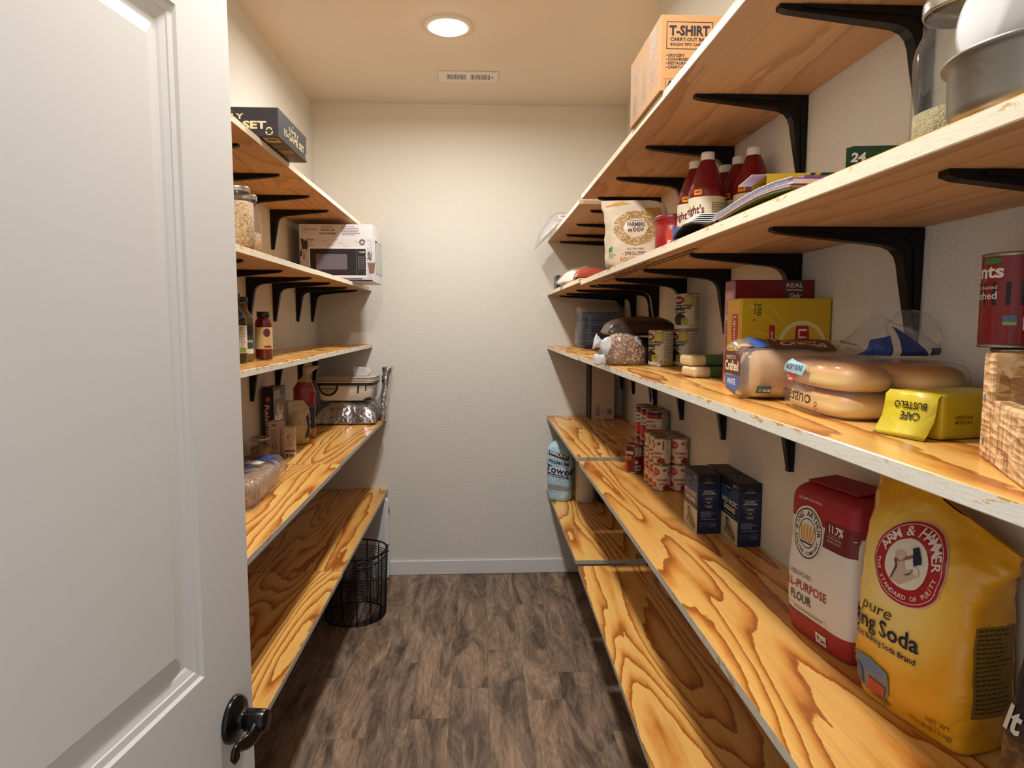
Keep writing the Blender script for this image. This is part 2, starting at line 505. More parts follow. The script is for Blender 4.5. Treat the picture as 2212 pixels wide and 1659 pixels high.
def prints(parent, mp, items, maxlen=None, lift=0.00025, rough=0.5):
    """lays the items on the surface mp; one child mesh per colour"""
    by = {}
    if parent.type == 'EMPTY' and parent.children:
        ch = sorted(parent.children, key=lambda o: o.name)
        pref = [o for p_ in ('paper_label', 'body', 'paper_bag', 'plastic_bag', 'bag', 'wrap', 'hang_tab', 'sleeve', 'pouch', 'tub') for o in ch if o.name.startswith(p_)]
        parent = (pref or ch)[0]
    for n_it, it in enumerate(items):
        if it[0] == 't':
            _, body, u, v, size, col, layer, bold, sq, align, rot, spacing, shear = it
            vs, fs = text_geo(body, size, bold, sq, align, spacing, shear)
            c, s = math.cos(rot), math.sin(rot)
            vs = [(u + x * c - y * s, v + x * s + y * c) for x, y in vs]
            name = 'lettering'
        elif it[0] == 'p':
            _, pts, col, layer = it
            vs, fs = list(pts), [tuple(range(len(pts)))]
            if len(pts) > 4 and maxlen:
                cu = sum(p[0] for p in pts) / len(pts); cv = sum(p[1] for p in pts) / len(pts)
                vs = list(pts) + [(cu, cv)]
                fs = [(i, (i + 1) % len(pts), len(pts)) for i in range(len(pts))]
            name = 'printed_panel'
        elif it[0] == 'ring':
            _, cu, cv, r0, r1, col, layer, n, asp = it
            vs = []
            for r in (r0, r1):
                vs += [(cu + r * math.cos(2 * math.pi * i / n), cv + asp * r * math.sin(2 * math.pi * i / n)) for i in range(n)]
            fs = [(i, (i + 1) % n, n + (i + 1) % n, n + i)[::-1] for i in range(n)]
            name = 'printed_panel'
        else:
            _, body, cu, cv, r, a0, size, col, layer, bold, inward, step, asp = it
            st = step if step else size * 0.78 / r
            vs = []; fs = []
            for i, ch in enumerate(body):
                if ch == ' ': continue
                g, gf = text_geo(ch, size, bold, 1.0, 'CENTER')
                if inward:
                    an = a0 + i * st; ro = an + math.pi / 2
                else:
                    an = a0 - i * st; ro = an - math.pi / 2
                c, s = math.cos(ro), math.sin(ro); b = len(vs)
                vs += [(cu + r * math.cos(an) + x * c - y * s, cv + asp * (r * math.sin(an) + x * s + y * c)) for x, y in g]
                fs += [tuple(b + k for k in f) for f in gf]
            name = 'lettering'
        if maxlen: vs, fs = refine(vs, fs, maxlen)
        bx = max(x for x, y in vs) - min(x for x, y in vs); by_ = max(y for x, y in vs) - min(y for x, y in vs)
        big = min(bx, by_) > 0.012
        e = by.setdefault((name, col, n_it if big else -1), MB())
        e.add([mp(x, y, lift * (1 + layer)) for x, y in vs], fs)
    for (name, col, _k), mb in by.items():
        mb.build(name, rgb(*col, rough), parent)

# orientation of a box: local axes are x right, y away, z up
def face_front(x0, y0, z0):        # seen from -y
    return plane_map((x0, y0, z0), (1, 0, 0), (0, 0, 1))
def face_left(x0, y1, z0):         # seen from -x, u runs from far (y1) to near
    return plane_map((x0, y1, z0), (0, -1, 0), (0, 0, 1))
def face_right(x1, y0, z0):        # seen from +x, u runs from near (y0) to far
    return plane_map((x1, y0, z0), (0, 1, 0), (0, 0, 1))
def face_top(x0, y0, z1):
    return plane_map((x0, y0, z1), (1, 0, 0), (0, 1, 0))

# ================================================================== the room
# floor: planks over a dark sub-floor
FX0, FX1, FY0, FY1 = XL - 0.1, XRB + 0.1, -0.6, BACK + 0.02
floor = structure(MB().box(FX0, FX1, FY0, FY1, -0.05, -0.004).build('floor', M_SUBFLOOR), 'dark brown rustic vinyl plank floor')
PW, PL = 0.152, 0.92
plank_meshes = {}
rnd = random.Random(4)
ncol = int((FX1 - FX0) / PW) + 1
for ci in range(ncol):
    x0 = FX0 + ci * PW
    y = FY0 - [0.1, 0.52, 0.31, 0.74, 0.2, 0.63, 0.42][ci % 7]
    while y < FY1:
        y0, y1 = max(y, FY0), min(y + PL, FY1)
        y += PL
        if y1 - y0 < 0.03: continue
        L = round(y1 - y0, 3)
        if L not in plank_meshes:
            g = 0.0004
            mb = MB().box(-PW / 2 + g, PW / 2 - g, -L / 2 + g, L / 2 - g, -0.004, 0.0)
            plank_meshes[L] = mb.mesh('plank'); plank_meshes[L].materials.append(M_FLOOR)
        o = bpy.data.objects.new('plank', plank_meshes[L]); COL.objects.link(o)
        o.location = (x0 + PW / 2, (y0 + y1) / 2, rnd.uniform(-0.0003, 0)); o.parent = floor

structure(MB().box(XL - 0.1, XRB + 0.1, FRONT - 0.12, BACK + 0.1, CEIL, CEIL + 0.1).build('ceiling', M_CEIL), 'warm white painted ceiling')
structure(MB().box(XL - 0.1, XRB + 0.1, BACK, BACK + 0.1, 0, CEIL).build('wall_back', M_WALL), 'off-white textured back wall')
structure(MB().box(XL - 0.1, XL, FRONT - 0.12, BACK, 0, CEIL).build('wall_left', M_WALL), 'off-white textured left wall')
wr = MB()
wr.prism([(XR, FRONT - 0.12), (XRB + 0.1, FRONT - 0.12), (XRB + 0.1, BACK), (XRB, BACK), (XRB, JOG), (XR, JOG)],
         lambda p, s: (p[0], p[1], CEIL if s else 0))
structure(wr.build('wall_right', M_WALL, fix=True), 'off-white textured right wall stepping back near the far corner')
# front wall with the doorway the picture is taken through
DX0, DX1, DH = -0.475, 0.30, 2.045
wf = MB()
wf.box(XL, DX0, FRONT - 0.12, FRONT, 0, CEIL).box(DX1, XR, FRONT - 0.12, FRONT, 0, CEIL).box(DX0, DX1, FRONT - 0.12, FRONT, DH, CEIL)
structure(wf.build('wall_front', M_WALL), 'off-white front wall around the doorway')

def baseboard(name, x0, x1, y0, y1):
    return structure(MB().box(x0, x1, y0, y1, 0.0, 0.085).build(name, M_TRIM, bevel=0.003), 'white painted baseboard')
baseboard('baseboard_back', XL, XRB, BACK - 0.013, BACK)
baseboard('baseboard_left', XL, XL + 0.013, FRONT, BACK - 0.013)
baseboard('baseboard_right', XR - 0.013, XR, FRONT, JOG)

# ---- open door with raised panels, hinged at the left of the doorway
DA = math.radians(8.0)
door_u = Vector((math.sin(DA), math.cos(DA), 0))      # towards the free edge
door_n = Vector((math.cos(DA), -math.sin(DA), 0))     # face seen by the camera
DP = Vector((-0.37, 0.988, 0))
DW, DT, DTOP = 0.755, 0.035, 2.03
door_root = DP + door_u * 0.048                      # free edge, face plane
def door_pt(s, d, z):                                 # s back from the free edge, d depth into the leaf
    return door_root - door_u * s - door_n * d + Vector((0, 0, z))
dm = MB()
def dquad(a, b, c, d, sm=False):
    dm.add([door_pt(*a), door_pt(*b), door_pt(*c), door_pt(*d)], [(0, 1, 2, 3)], 0, sm)
panels = [(0.131, DW - 0.131, 1.018, 1.905), (0.131, DW - 0.131, 0.22, 0.80)]
ss = [0.0, 0.131, DW - 0.131, DW]; zz = [0.01, 0.22, 0.80, 1.018, 1.905, DTOP]
for i in range(3):
    for j in range(5):
        if i == 1 and j in (1, 3): continue
        dquad((ss[i+1], 0, zz[j]), (ss[i], 0, zz[j]), (ss[i], 0, zz[j+1]), (ss[i+1], 0, zz[j+1]))
prof = [(0, 0), (0.004, 0.0035), (0.013, 0.0045), (0.0145, 0.006), (0.024, 0.0085), (0.028, 0.0105), (0.037, 0.0105), (0.0385, 0.009), (0.056, 0.0045), (0.0575, 0.003)]
for (s0, s1, z0, z1) in panels:
    rings = [((s0 + a, d, z0 + a), (s1 - a, d, z0 + a), (s1 - a, d, z1 - a), (s0 + a, d, z1 - a)) for a, d in prof]
    for r0, r1 in zip(rings[:-1], rings[1:]):
        for q in range(4):
            q2 = (q + 1) % 4
            dquad(r0[q2], r0[q], r1[q], r1[q2])
    r = rings[-1]; dquad(r[1], r[0], r[3], r[2])
dquad((0, 0, 0.01), (0, DT, 0.01), (0, DT, DTOP), (0, 0, DTOP))
dquad((DW, DT, 0.01), (DW, 0, 0.01), (DW, 0, DTOP), (DW, DT, DTOP))
dquad((0, DT, 0.01), (DW, DT, 0.01), (DW, DT, DTOP), (0, DT, DTOP))
dquad((0, 0, DTOP), (0, DT, DTOP), (DW, DT, DTOP), (DW, 0, DTOP))
dquad((0, DT, 0.01), (0, 0, 0.01), (DW, 0, 0.01), (DW, DT, 0.01))
door = structure(dm.build('door_1', M_DOOR), 'white raised-panel door standing open on the left')
# lever handle
hs, hz = 0.060, 0.914
hc = door_pt(hs, 0, hz)
hf = (door_u, Vector((0, 0, 1)), door_n)
hm = MB()
hm.lathe([(0.0345, 0.0), (0.0345, 0.004), (0.032, 0.008), (0.024, 0.010), (0.017, 0.013), (0.0135, 0.017), (0.0135, 0.021), (0.0165, 0.023), (0.0165, 0.050), (0.0145, 0.053), (0.0, 0.054)], 40, hc, frame=hf)
h_ros = hm.build('door_handle', M_BRONZE, door)
def hp(s, n, z):  # along the door towards the hinge, out from the face, up
    return hc - door_u * s + door_n * n + Vector((0, 0, z))
lever = [hp(0.0, 0.038, -0.005), hp(0.012, 0.040, -0.0095), hp(0.024, 0.040, -0.0120), hp(0.036, 0.039, -0.0110), hp(0.047, 0.037, -0.0080),
         hp(0.056, 0.036, -0.0055), hp(0.0640, 0.036, -0.0075), hp(0.0675, 0.036, -0.0140), hp(0.0640, 0.036, -0.0195), hp(0.0575, 0.036, -0.0190), hp(0.0565, 0.036, -0.0135)]
MB().tube(lever, [0.015, 0.0150, 0.0130, 0.0110, 0.0095, 0.0085, 0.0080, 0.0075, 0.0065, 0.0055, 0.004], 14, flat=0.62, up=tuple(door_n)).build('lever', M_BRONZE, h_ros)
for z in (0.25, 1.05, 1.80):
    MB().lathe([(0.007, 0), (0.007, 0.09)], 12, door_pt(DW + 0.004, 0.0, z)).build('hinge', M_BRONZE, door)

# ---- ceiling light, second ceiling light nearer the doorway, air vent
M_LENS = bpy.data.materials.new('lit_lens'); M_LENS.use_nodes = True
_p = M_LENS.node_tree.nodes['Principled BSDF']
_p.inputs['Emission Color'].default_value = (1.0, 0.93, 0.84, 1); _p.inputs['Emission Strength'].default_value = 14.0
for i, ly in enumerate(LIGHT_Y):
    t = thing('ceiling_light', ('round recessed ceiling light glowing white near the air vent' if i == 0 else 'round recessed ceiling light above the doorway end of the pantry'),
              'ceiling light', (LIGHT_X, ly, CEIL), group='recessed ceiling lights')
    MB().lathe([(0.100, 0), (0.100, -0.004), (0.094, -0.009), (0.076, -0.011), (0.072, -0.004), (0.072, 0.0)], 48, cap=False).build('trim_ring', M_TRIM, t)
    MB().lathe([(0.072, -0.004), (0.070, -0.012), (0.060, -0.021), (0.040, -0.028), (0.018, -0.031), (0.0, -0.032)], 40, cap=False).build('lens', M_LENS, t)
vx0, vx1, vy0, vy1 = -0.199, 0.097, 3.435, 3.565
vent = thing('air_vent', 'white slotted air vent in the ceiling behind the light', 'vent', ((vx0 + vx1) / 2, (vy0 + vy1) / 2, CEIL))
hw, hd = (vx1 - vx0) / 2, (vy1 - vy0) / 2
vm = MB()
for (a, b, c, d) in ((-hw, -0.108, -hd, hd), (0.108, hw, -hd, hd), (-0.108, 0.108, -hd, -0.036), (-0.108, 0.108, 0.036, hd), (-0.012, 0.012, -0.036, 0.036)):
    vm.box(a, b, c, d, -0.007, -0.001)
vm.build('frame', M_TRIM, vent)
MB().box(-0.108, 0.108, -0.036, 0.036, -0.0012, -0.0006).build('backing', rgb(40, 30, 32, 0.8), vent)
sl = MB()
for side in (-1, 1):
    for k in range(13):
        x = side * (0.0165 + k * 0.0072)
        sl.prism([(x - 0.0016, -0.0065), (x + 0.0016, -0.0065), (x + 0.0016 + side * 0.002, -0.0015), (x - 0.0016 + side * 0.002, -0.0015)], lambda p, s: (p[0], -0.036 + s * 0.072, p[1]))
so = sl.build('slats', M_TRIM, vent); so['kind'] = 'stuff'
MB().box(0.117, 0.121, -0.012, 0.008, -0.010, -0.006).build('damper_lever', M_BLACK, vent)
for sx in (-0.128, 0.132):
    MB().lathe([(0.004, -0.007), (0.004, -0.0085), (0, -0.009)], 10, (sx, 0, 0), cap=False).build('screw', M_TRIM, vent)

# ---- plywood shelves
ZL = {1: 2.030, 2: 1.708, 3: 1.383, 4: 0.958, 5: 0.527}      # tops, left side
ZR = {1: 2.006, 2: 1.674, 3: 1.373, 4: 0.948, 5: 0.510}      # tops, right side, front boards
ZRB = {1: 1.994, 2: 1.684, 3: 1.373, 4: 0.957, 5: 0.522}     # right side, boards in the back recess
XLF = {1: -0.622, 2: -0.622, 3: -0.622, 4: -0.548, 5: -0.548}
ORD = {1: 'top', 2: 'second', 3: 'middle', 4: 'fourth', 5: 'lowest'}
LJ = 2.615
def board(poly, z, edge, label, group):
    xs = [p[0] for p in poly]; ys = [p[1] for p in poly]
    cx, cy = sum(xs) / 4, sum(ys) / 4
    mb = MB(); n = 4
    vs = [(p[0] - cx, p[1] - cy, -T) for p in poly] + [(p[0] - cx, p[1] - cy, 0) for p in poly]
    mb.add(vs, [(0, 1, 5, 4), (1, 2, 6, 5), (2, 3, 7, 6), (3, 0, 4, 7)], 2)
    if group.startswith('left'): mb.m[0] = mb.m[2] = 1      # bare sawn ends at the butt joint
    mb.add([], [(4, 5, 6, 7)], 0); mb.f[-1] = (4, 5, 6, 7)
    mb.add([], [(3, 2, 1, 0)], 1); mb.f[-1] = (3, 2, 1, 0)
    o = mb.build('shelf_board', [M_PLY_TOP, M_PLY_UNDER, edge], bevel=0.0012, seg=1)
    o.location = (cx, cy, z)
    return tag(o, label, 'shelf', group)
for k in range(1, 6):
    edge = M_EDGE_BARE if k <= 2 else (M_EDGE_PAINT if k == 3 else M_EDGE_GREY)
    xf = XLF[k]
    board([(XL + 0.001, LJ + 0.0006), (xf, LJ + 0.0006), (xf, BACK - 0.002), (XL + 0.001, BACK - 0.002)], ZL[k], edge,
          'plywood board of the %s left-hand shelf, far piece against the back wall' % ORD[k], 'left-hand shelf boards')
    board([(XL + 0.001, 0.36), (xf + 0.002, 0.36), (xf + 0.002, LJ - 0.0006), (XL + 0.001, LJ - 0.0006)], ZL[k] - 0.002, edge,
          'plywood board of the %s left-hand shelf, near piece behind the open door' % ORD[k], 'left-hand shelf boards')
    rb = 0.396
    board([(rb, JOG + 0.006), (XRB - 0.002, JOG + 0.006), (XRB - 0.002, BACK - 0.002), (rb, BACK - 0.002)], ZRB[k], edge,
          'plywood board of the %s right-hand shelf, far piece in the wall recess' % ORD[k], 'right-hand shelf boards')
    near = 0.365 if k == 5 else 0.400
    rboard = board([(near, 0.30), (XR - 0.002, 0.30), (XR - 0.002, 2.664), (0.400, 2.664)], ZR[k], edge,
          'plywood board of the %s right-hand shelf, long near piece' % ORD[k], 'right-hand shelf boards')

    if k == 2:      # mill stamp along the underside of the second board
        st = LINES_(1.05, 0.030, 1.25, 1, 0.02, 0.011, (58, 38, 26), 0, 21) + LINES_(1.12, 0.048, 1.1, 1, 0.02, 0.009, (58, 38, 26), 0, 23) + LINES_(1.35, 0.014, 0.8, 1, 0.02, 0.007, (58, 38, 26), 0, 25)
        prints(rboard, plane_map((0.400 - rboard.location.x, 0.30 - rboard.location.y, -T), (0, 1, 0), (1, 0, 0)), st)

# ---- shelf brackets
def bracket_mesh(arm, leg):
    w = 0.011
    prof = [(0.0, 0.0), (arm, 0.0), (arm, -0.006), (arm - 0.012, -0.0095), (0.075, -0.026), (0.058, -0.0285), (0.045, -0.034), (0.036, -0.044), (0.031, -0.058), (0.0285, -0.075), (0.012, -leg + 0.01), (0.012, -leg), (0.0, -leg)]
    mb = MB()
    mb.prism(prof, lambda p, s: (p[0], (w if s else -w) * (1.0 if p[0] < 0.1 and p[1] > -0.1 else 0.75), p[1]))
    # raised rib along the outer faces
    rib = [(0.004, -0.004), (arm * 0.86, -0.003), (arm * 0.86, -0.006), (0.03, -0.016), (0.018, -0.03), (0.010, -leg * 0.9), (0.004, -leg * 0.9)]
    mb.prism(rib, lambda p, s: (p[0], (w + 0.002) if s else (-w - 0.002), p[1]))
    me = mb.mesh('shelf_bracket'); 
    bm = bmesh.new(); bm.from_mesh(me); bmesh.ops.recalc_face_normals(bm, faces=bm.faces); bm.to_mesh(me); bm.free()
    me.materials.append(M_BLACK)
    return me
B_SHORT = bracket_mesh(0.243, 0.180)
B_LONG = bracket_mesh(0.380, 0.235)
B_LEFT = bracket_mesh(0.256, 0.176)
NUM = ['nearest', 'second nearest', 'third nearest', 'fourth nearest', 'fifth nearest', 'sixth nearest', 'seventh nearest', 'eighth nearest']
def bracket(me, x, y, z, flip, label, group):
    o = bpy.data.objects.new('shelf_bracket', me); COL.objects.link(o)
    o.location = (x, y, z); o.rotation_euler = (0, 0, math.pi if flip else 0)
    return tag(o, label, 'bracket', group)
RY = [0.655, 1.050, 1.452, 1.868, 2.265, 2.618]
RYB = [2.84, 3.234, 3.618, 3.915]
LY = [1.60, 1.985, 2.37, 2.77, 3.115, 3.50, 3.80]
for k in range(1, 6):
    for i, y in enumerate(RY):
        bracket(B_SHORT, XR - 0.0005, y, ZR[k] - T - 0.0005, True, 'black metal bracket under the %s right-hand shelf, %s of its long near board' % (ORD[k], NUM[i]), 'brackets under right-hand shelves')
    for i, y in enumerate(RYB):
        bracket(B_LONG, XRB - 0.0005, y, ZRB[k] - T - 0.0005, True, 'long black metal bracket under the %s right-hand shelf, %s in the wall recess' % (ORD[k], NUM[i]), 'brackets in the wall recess')
    for i, y in enumerate(LY):
        if k == 1 and 3.4 < y < 3.6: continue      # no bracket above the microwave box
        bracket(B_LEFT, XL + 0.0005, y, ZL[k] - T - (0.0025 if y < LJ else 0.0005), False, 'black metal bracket under the %s left-hand shelf, %s to the door' % (ORD[k], NUM[i]), 'brackets under left-hand shelves')

# ================================================================== tools for packaged goods
def TF(body, u, v, width, cap, col, layer=1, bold=0.0, align='LEFT', rot=0.0, shear=0.0):
    """lettering fitted to a width and a capital height"""
    vs, _ = text_geo(body, 1.0, bold, 1.0, 'LEFT', 1.0, shear)
    nat = max(x for x, y in vs) - min(x for x, y in vs)
    size = cap / 0.70
    return T_(body, u, v, size, col, layer, bold, width / (nat * size), align, rot, 1.0, shear)

def carton(name, label, cat, x0, x1, y0, y1, z0, h, mat, group=None, rz=0.0, bevel=0.0012):
    w, d = x1 - x0, y1 - y0
    t = thing(name, label, cat, ((x0 + x1) / 2, (y0 + y1) / 2, z0), rz, group)
    t['w'], t['d'], t['h'] = w, d, h
    MB().box(-w / 2, w / 2, -d / 2, d / 2, 0.0004, h).build('body', mat, t, bevel=bevel)
    return t
def FF(t): return face_front(-t['w'] / 2, -t['d'] / 2, 0)
def FL(t): return face_left(-t['w'] / 2, t['d'] / 2, 0)
def FR(t): return face_right(t['w'] / 2, -t['d'] / 2, 0)
def FT(t): return face_top(-t['w'] / 2, -t['d'] / 2, t['h'])

def toward_cam(x, y):
    return math.atan2(-y, -x) + math.pi / 2

def can(label, loc, r, h, wrap, items, rz=None, group=None, name='food_can', cat='can', rim=0.0035):
    t = thing(name, label, cat, loc, toward_cam(loc[0], loc[1]) if rz is None else rz, group)
    MB().lathe([(r - 0.004, 0.0005), (r - 0.0005, 0.0005), (r + 0.0006, 0.0012), (r + 0.0006, 0.0032), (r - 0.0008, 0.0045), (r - 0.0008, h - 0.0045), (r + 0.0006, h - 0.0032), (r + 0.0006, h - 0.001), (r - 0.001, h), (r - 0.003, h - 0.0005), (r - 0.0036, h - 0.0035), (r * 0.72, h - 0.0032), (r * 0.70, h - 0.0026), (0.0, h - 0.0026)], 40).build('body', M_TIN, t)
    MB().lathe([(r - 0.0002, 0.005), (r - 0.0002, h - 0.005)], 48, cap=False).build('paper_label', wrap, t)
    if items:
        prints(t, cyl_map((0, 0), r, -math.pi / 2), items, 0.006, 0.00018)
    return t

def superloft(secs, n=48, e=4.0, seed=0, amp=0.0, freq=18.0, cap=True, mb=None):
    """secs: (z, cx, cy, halfx, halfy[, exponent]) from bottom to top -> closed bag skin"""
    mb = mb or MB()
    vs = []; fs = []
    off = Vector((seed * 7.3, seed * 3.1, seed * 1.7))
    for s in secs:
        z, cx, cy, a, b = s[:5]; ex = s[5] if len(s) > 5 else e
        for k in range(n):
            an = 2 * math.pi * (k + 0.5) / n
            x = cx + a * spow(math.cos(an), 2 / ex); y = cy + b * spow(math.sin(an), 2 / ex)
            p = Vector((x, y, z))
            if amp:
                d = noise.noise(p * freq + off) * amp + noise.noise(p * freq * 2.7 + off) * amp * 0.45
                nn = Vector((math.cos(an) / max(a, 0.004), math.sin(an) / max(b, 0.004), 0)).normalized()
                p = p + nn * d
            vs.append(p)
    m = len(secs)
    for i in range(m - 1):
        for k in range(n):
            k2 = (k + 1) % n
            fs.append((i*n+k, i*n+k2, (i+1)*n+k2, (i+1)*n+k))
    if cap:
        fs.append(tuple(range(n - 1, -1, -1))); fs.append(tuple((m-1)*n+k for k in range(n)))
    return mb.add(vs, fs, 0, True)

def interp_secs(keys, m):
    """smooth interpolation of section keys over m levels"""
    out = []; nk = len(keys)
    for i in range(m + 1):
        f = i / m * (nk - 1); j = min(int(f), nk - 2); t = f - j
        p0, p1, p2, p3 = keys[max(j-1, 0)], keys[j], keys[j+1], keys[min(j+2, nk-1)]
        out.append(tuple(0.5 * ((2*b) + (-a + c) * t + (2*a - 5*b + 4*c - d) * t*t + (-a + 3*b - 3*c + d) * t**3) for a, b, c, d in zip(p0, p1, p2, p3)))
    return out

def pillow(W, L, H, p=3.0, q=0.55, nx=30, ny=36, seed=0, amp=0.004, freq=16.0, edge=0.18, shape=None, flat=0.0):
    """sealed bag lying flat: x across W, y along L, z up from 0"""
    off = Vector((seed * 5.1, seed * 2.7, seed * 9.3))
    mb = MB()
    def prof(u, v):
        return (max(0, 1 - abs(u) ** p) * max(0, 1 - abs(v) ** p)) ** q
    def pos(u, v, top):
        k = shape(u, v) if shape else (1.0, 1.0)
        f = prof(u, v); x, y = u * W / 2 * k[0], v * L / 2
        wr = noise.noise(Vector((x, y, 3.0 * top)) * freq + off) * amp + noise.noise(Vector((x, y, 2.0 * top)) * freq * 2.6 + off) * amp * 0.5
        e = edge * H
        if top: z = e + (H * k[1] - e) * f + wr * (0.25 + f)
        else: z = e * (1 - f ** 0.5) + 0.0006 + max(0, wr) * 0.1
        z = max(z, 0.0006)
        return (x, y, z)
    vs = []; fs = []; N = nx + 1
    for top in (1, 0):
        for j in range(ny + 1):
            for i in range(nx + 1):
                u, v = -1 + 2 * i / nx, -1 + 2 * j / ny
                if abs(u) == 1 or abs(v) == 1:
                    vs.append(pos(u, v, 1))
                else: vs.append(pos(u, v, top))
    B = N * (ny + 1)
    for j in range(ny):
        for i in range(nx):
            a = j * N + i
            fs.append((a, a + 1, a + N + 1, a + N)); fs.append((B + a, B + a + N, B + a + N + 1, B + a + 1))
    return mb.add(vs, fs, 0, True)

WHITE, BLACK_, CREAM = (236, 234, 228), (22, 22, 24), (232, 220, 186)

# ================================================================== right side, top shelf
Z1 = ZR[1]
M_KRAFT = crumpled('kraft_cardboard', (190, 146, 98), 0.75, 0.0, 14, 0.08)
t = carton('cardboard_carton', 'brown cardboard carton of carry-out bags on the top right-hand shelf', 'box', 0.392, 0.690, 1.487, 1.777, Z1, 0.158, M_KRAFT)
INK = (34, 38, 52)
h = 0.158
it = []
for (a, b, c, d) in ((0.012, h - 0.0155, 0.113, h - 0.014), (0.012, h - 0.071, 0.113, h - 0.0695), (0.012, h - 0.071, 0.0135, h - 0.014), (0.1115, h - 0.071, 0.113, h - 0.014)):
    it.append(R_(a, b, c, d, INK))
it += [TF('T-SHIRT', 0.0185, h - 0.042, 0.088, 0.0195, INK, bold=0.035), TF('CARRY-OUT BAGS', 0.0205, h - 0.054, 0.087, 0.0072, INK, bold=0.02), TF('BOLSAS TIPO CAMISETA', 0.0205, h - 0.0635, 0.087, 0.0055, INK, bold=0.015)]
for i, s in enumerate(('GROCERY', 'CONVENIENCE', 'RESTAURANT', 'CARRY-OUT')):
    it += [E_(0.0125, h - 0.084 - i * 0.0082, 0.0011, 0.0011, INK, 1, 10), TF(s, 0.0155, h - 0.0865 - i * 0.0082, 0.0062 * len(s) * 0.84, 0.0058, INK, bold=0.015)]
it += [R_(0.011, 0.004, 0.035, 0.0255, INK), R_(0.012, 0.005, 0.034, 0.0245, (190, 146, 98), 1), P_([(0.014, 0.008), (0.02, 0.022), (0.026, 0.02), (0.03, 0.008)], INK, 2)]
prints(t, FF(t), it)
PALE = (128, 132, 150)
it = []
for k, (u0, v0, u1, v1) in enumerate(((0.03, 0.01, 0.085, 0.07), (0.035, 0.08, 0.085, 0.125), (0.125, 0.02, 0.165, 0.11), (0.2, 0.03, 0.262, 0.075), (0.2, 0.085, 0.262, 0.14))):
    for (a, b, c, d) in ((u0, v0, u1, v0 + 0.0012), (u0, v1 - 0.0012, u1, v1), (u0, v0, u0 + 0.0012, v1), (u1 - 0.0012, v0, u1, v1)):
        it.append(R_(a, b, c, d, PALE))
    it += LINES_(u0 + 0.004, v1 - 0.009, u1 - u0 - 0.008, int((v1 - v0) / 0.006) - 2, 0.006, 0.0022, PALE, 1, k)
it.append(TF('T-SHIRT', 0.205, 0.143, 0.055, 0.009, PALE, bold=0.02))
prints(t, FL(t), it)
MB().box(-0.149, 0.149, -0.004, 0.004, h, h + 0.0006).build('tape', rgb(196, 160, 112, 0.35), t)

# plastic carrier bag slumped over the far end of the top shelf
Zb = ZRB[1]
M_BAGWHITE = film('thin_white_plastic', (0.95, 0.95, 0.96), 0.20, 0.18, 0.9, 40)
t = thing('plastic_bag', 'thin translucent plastic bag slumped over the far corner of the top right-hand shelf', 'bag', (0.40, 3.66, Zb))
def sag(u, v):
    return (1.0, 1.0)
bm_ = pillow(0.20, 0.36, 0.085, seed=3, amp=0.014, freq=22)
bm_.v = [(x - (0.02 if x < 0 else 0) + 0.03, y, z - max(0, -(x + 0.012)) * 1.05 + (0.0 if x > -0.01 else 0.004)) for x, y, z in bm_.v]
bm_.v = [(x, y, max(z, 0.0008) if x + 0.03 > 0.02 else z) for x, y, z in bm_.v]
bm_.build('bag_skin', M_BAGWHITE, t)
pk = pillow(0.13, 0.15, 0.05, seed=8, amp=0.004)
pk.v = [(x + 0.08, y - 0.07, z + 0.002) for x, y, z in pk.v]
pk.build('wrapped_pack', rgb(120, 122, 132, 0.5), t)
prints(t, plane_map((0.012, -0.12, 0.052), (1, 0, 0), (0, 0.3, 1)), [R_(0, 0, 0.10, 0.024, (226, 226, 232)), R_(0.012, 0.007, 0.045, 0.018, (196, 52, 60), 1), R_(0.058, 0.004, 0.09, 0.008, (70, 70, 90), 1)])

# ================================================================== right side, second shelf
Z2, Z2B = ZR[2], ZRB[2]
t = carton('snack_box', 'small black box with white scrollwork at the far end of the second right-hand shelf', 'box', 0.400, 0.455, 3.50, 3.62, Z2B, 0.068, rgb(26, 26, 30, 0.4))
rnd = random.Random(9); it = []
for k in range(16):
    cu, cv = 0.022 + 0.03 * rnd.random(), 0.006 + 0.055 * rnd.random()
    it.append(RING_(cu, cv, 0.0035, 0.0055, (214, 214, 216), 0, 10))
prints(t, FF(t), it)
def lying_pack(label, x, y, z, W, L, H, mat, seed, rz=0.0, name='food_packet', items=None, film_over=False, amp=0.005, cat='packet', q=0.55):
    t = thing(name, label, cat, (x, y, z), rz)
    mb = pillow(W, L, H, seed=seed, amp=amp, q=q)
    mb.build('wrapper', mat, t)
    if items:
        prints(t, bvh_map(mb.bvh(), (-W / 2, -L / 2, H), (1, 0, 0), (0, 1, 0)), items, 0.008)
    if film_over:
        m2 = pillow(W * 1.06, L * 1.06, H * 1.12, seed=seed + 4, amp=amp * 1.5); m2.build('plastic_film', M_FILM, t)
    return t
lying_pack('crumpled white snack packet with brown print lying near the end of the second right-hand shelf', 0.48, 3.15, Z2B, 0.17, 0.30, 0.070, crumpled('white_wrapper', (226, 218, 206), 0.35, 0.0, 22, 0.5), 5, 0.15, film_over=True,
           items=[R_(0.03, 0.06, 0.14, 0.12, (196, 150, 110)), R_(0.04, 0.16, 0.14, 0.24, (150, 62, 44))])
lying_pack('reddish brown packet lying in front of the white snack packet', 0.475, 2.86, Z2B, 0.155, 0.20, 0.052, rgb(150, 66, 48, 0.3), 7, -0.1)
lying_pack('flat white paper parcel behind the oats bag', 0.665, 3.06, Z2B + 0.002, 0.12, 0.42, 0.088, rgb(232, 228, 220, 0.5), 6, 0.05, amp=0.006)

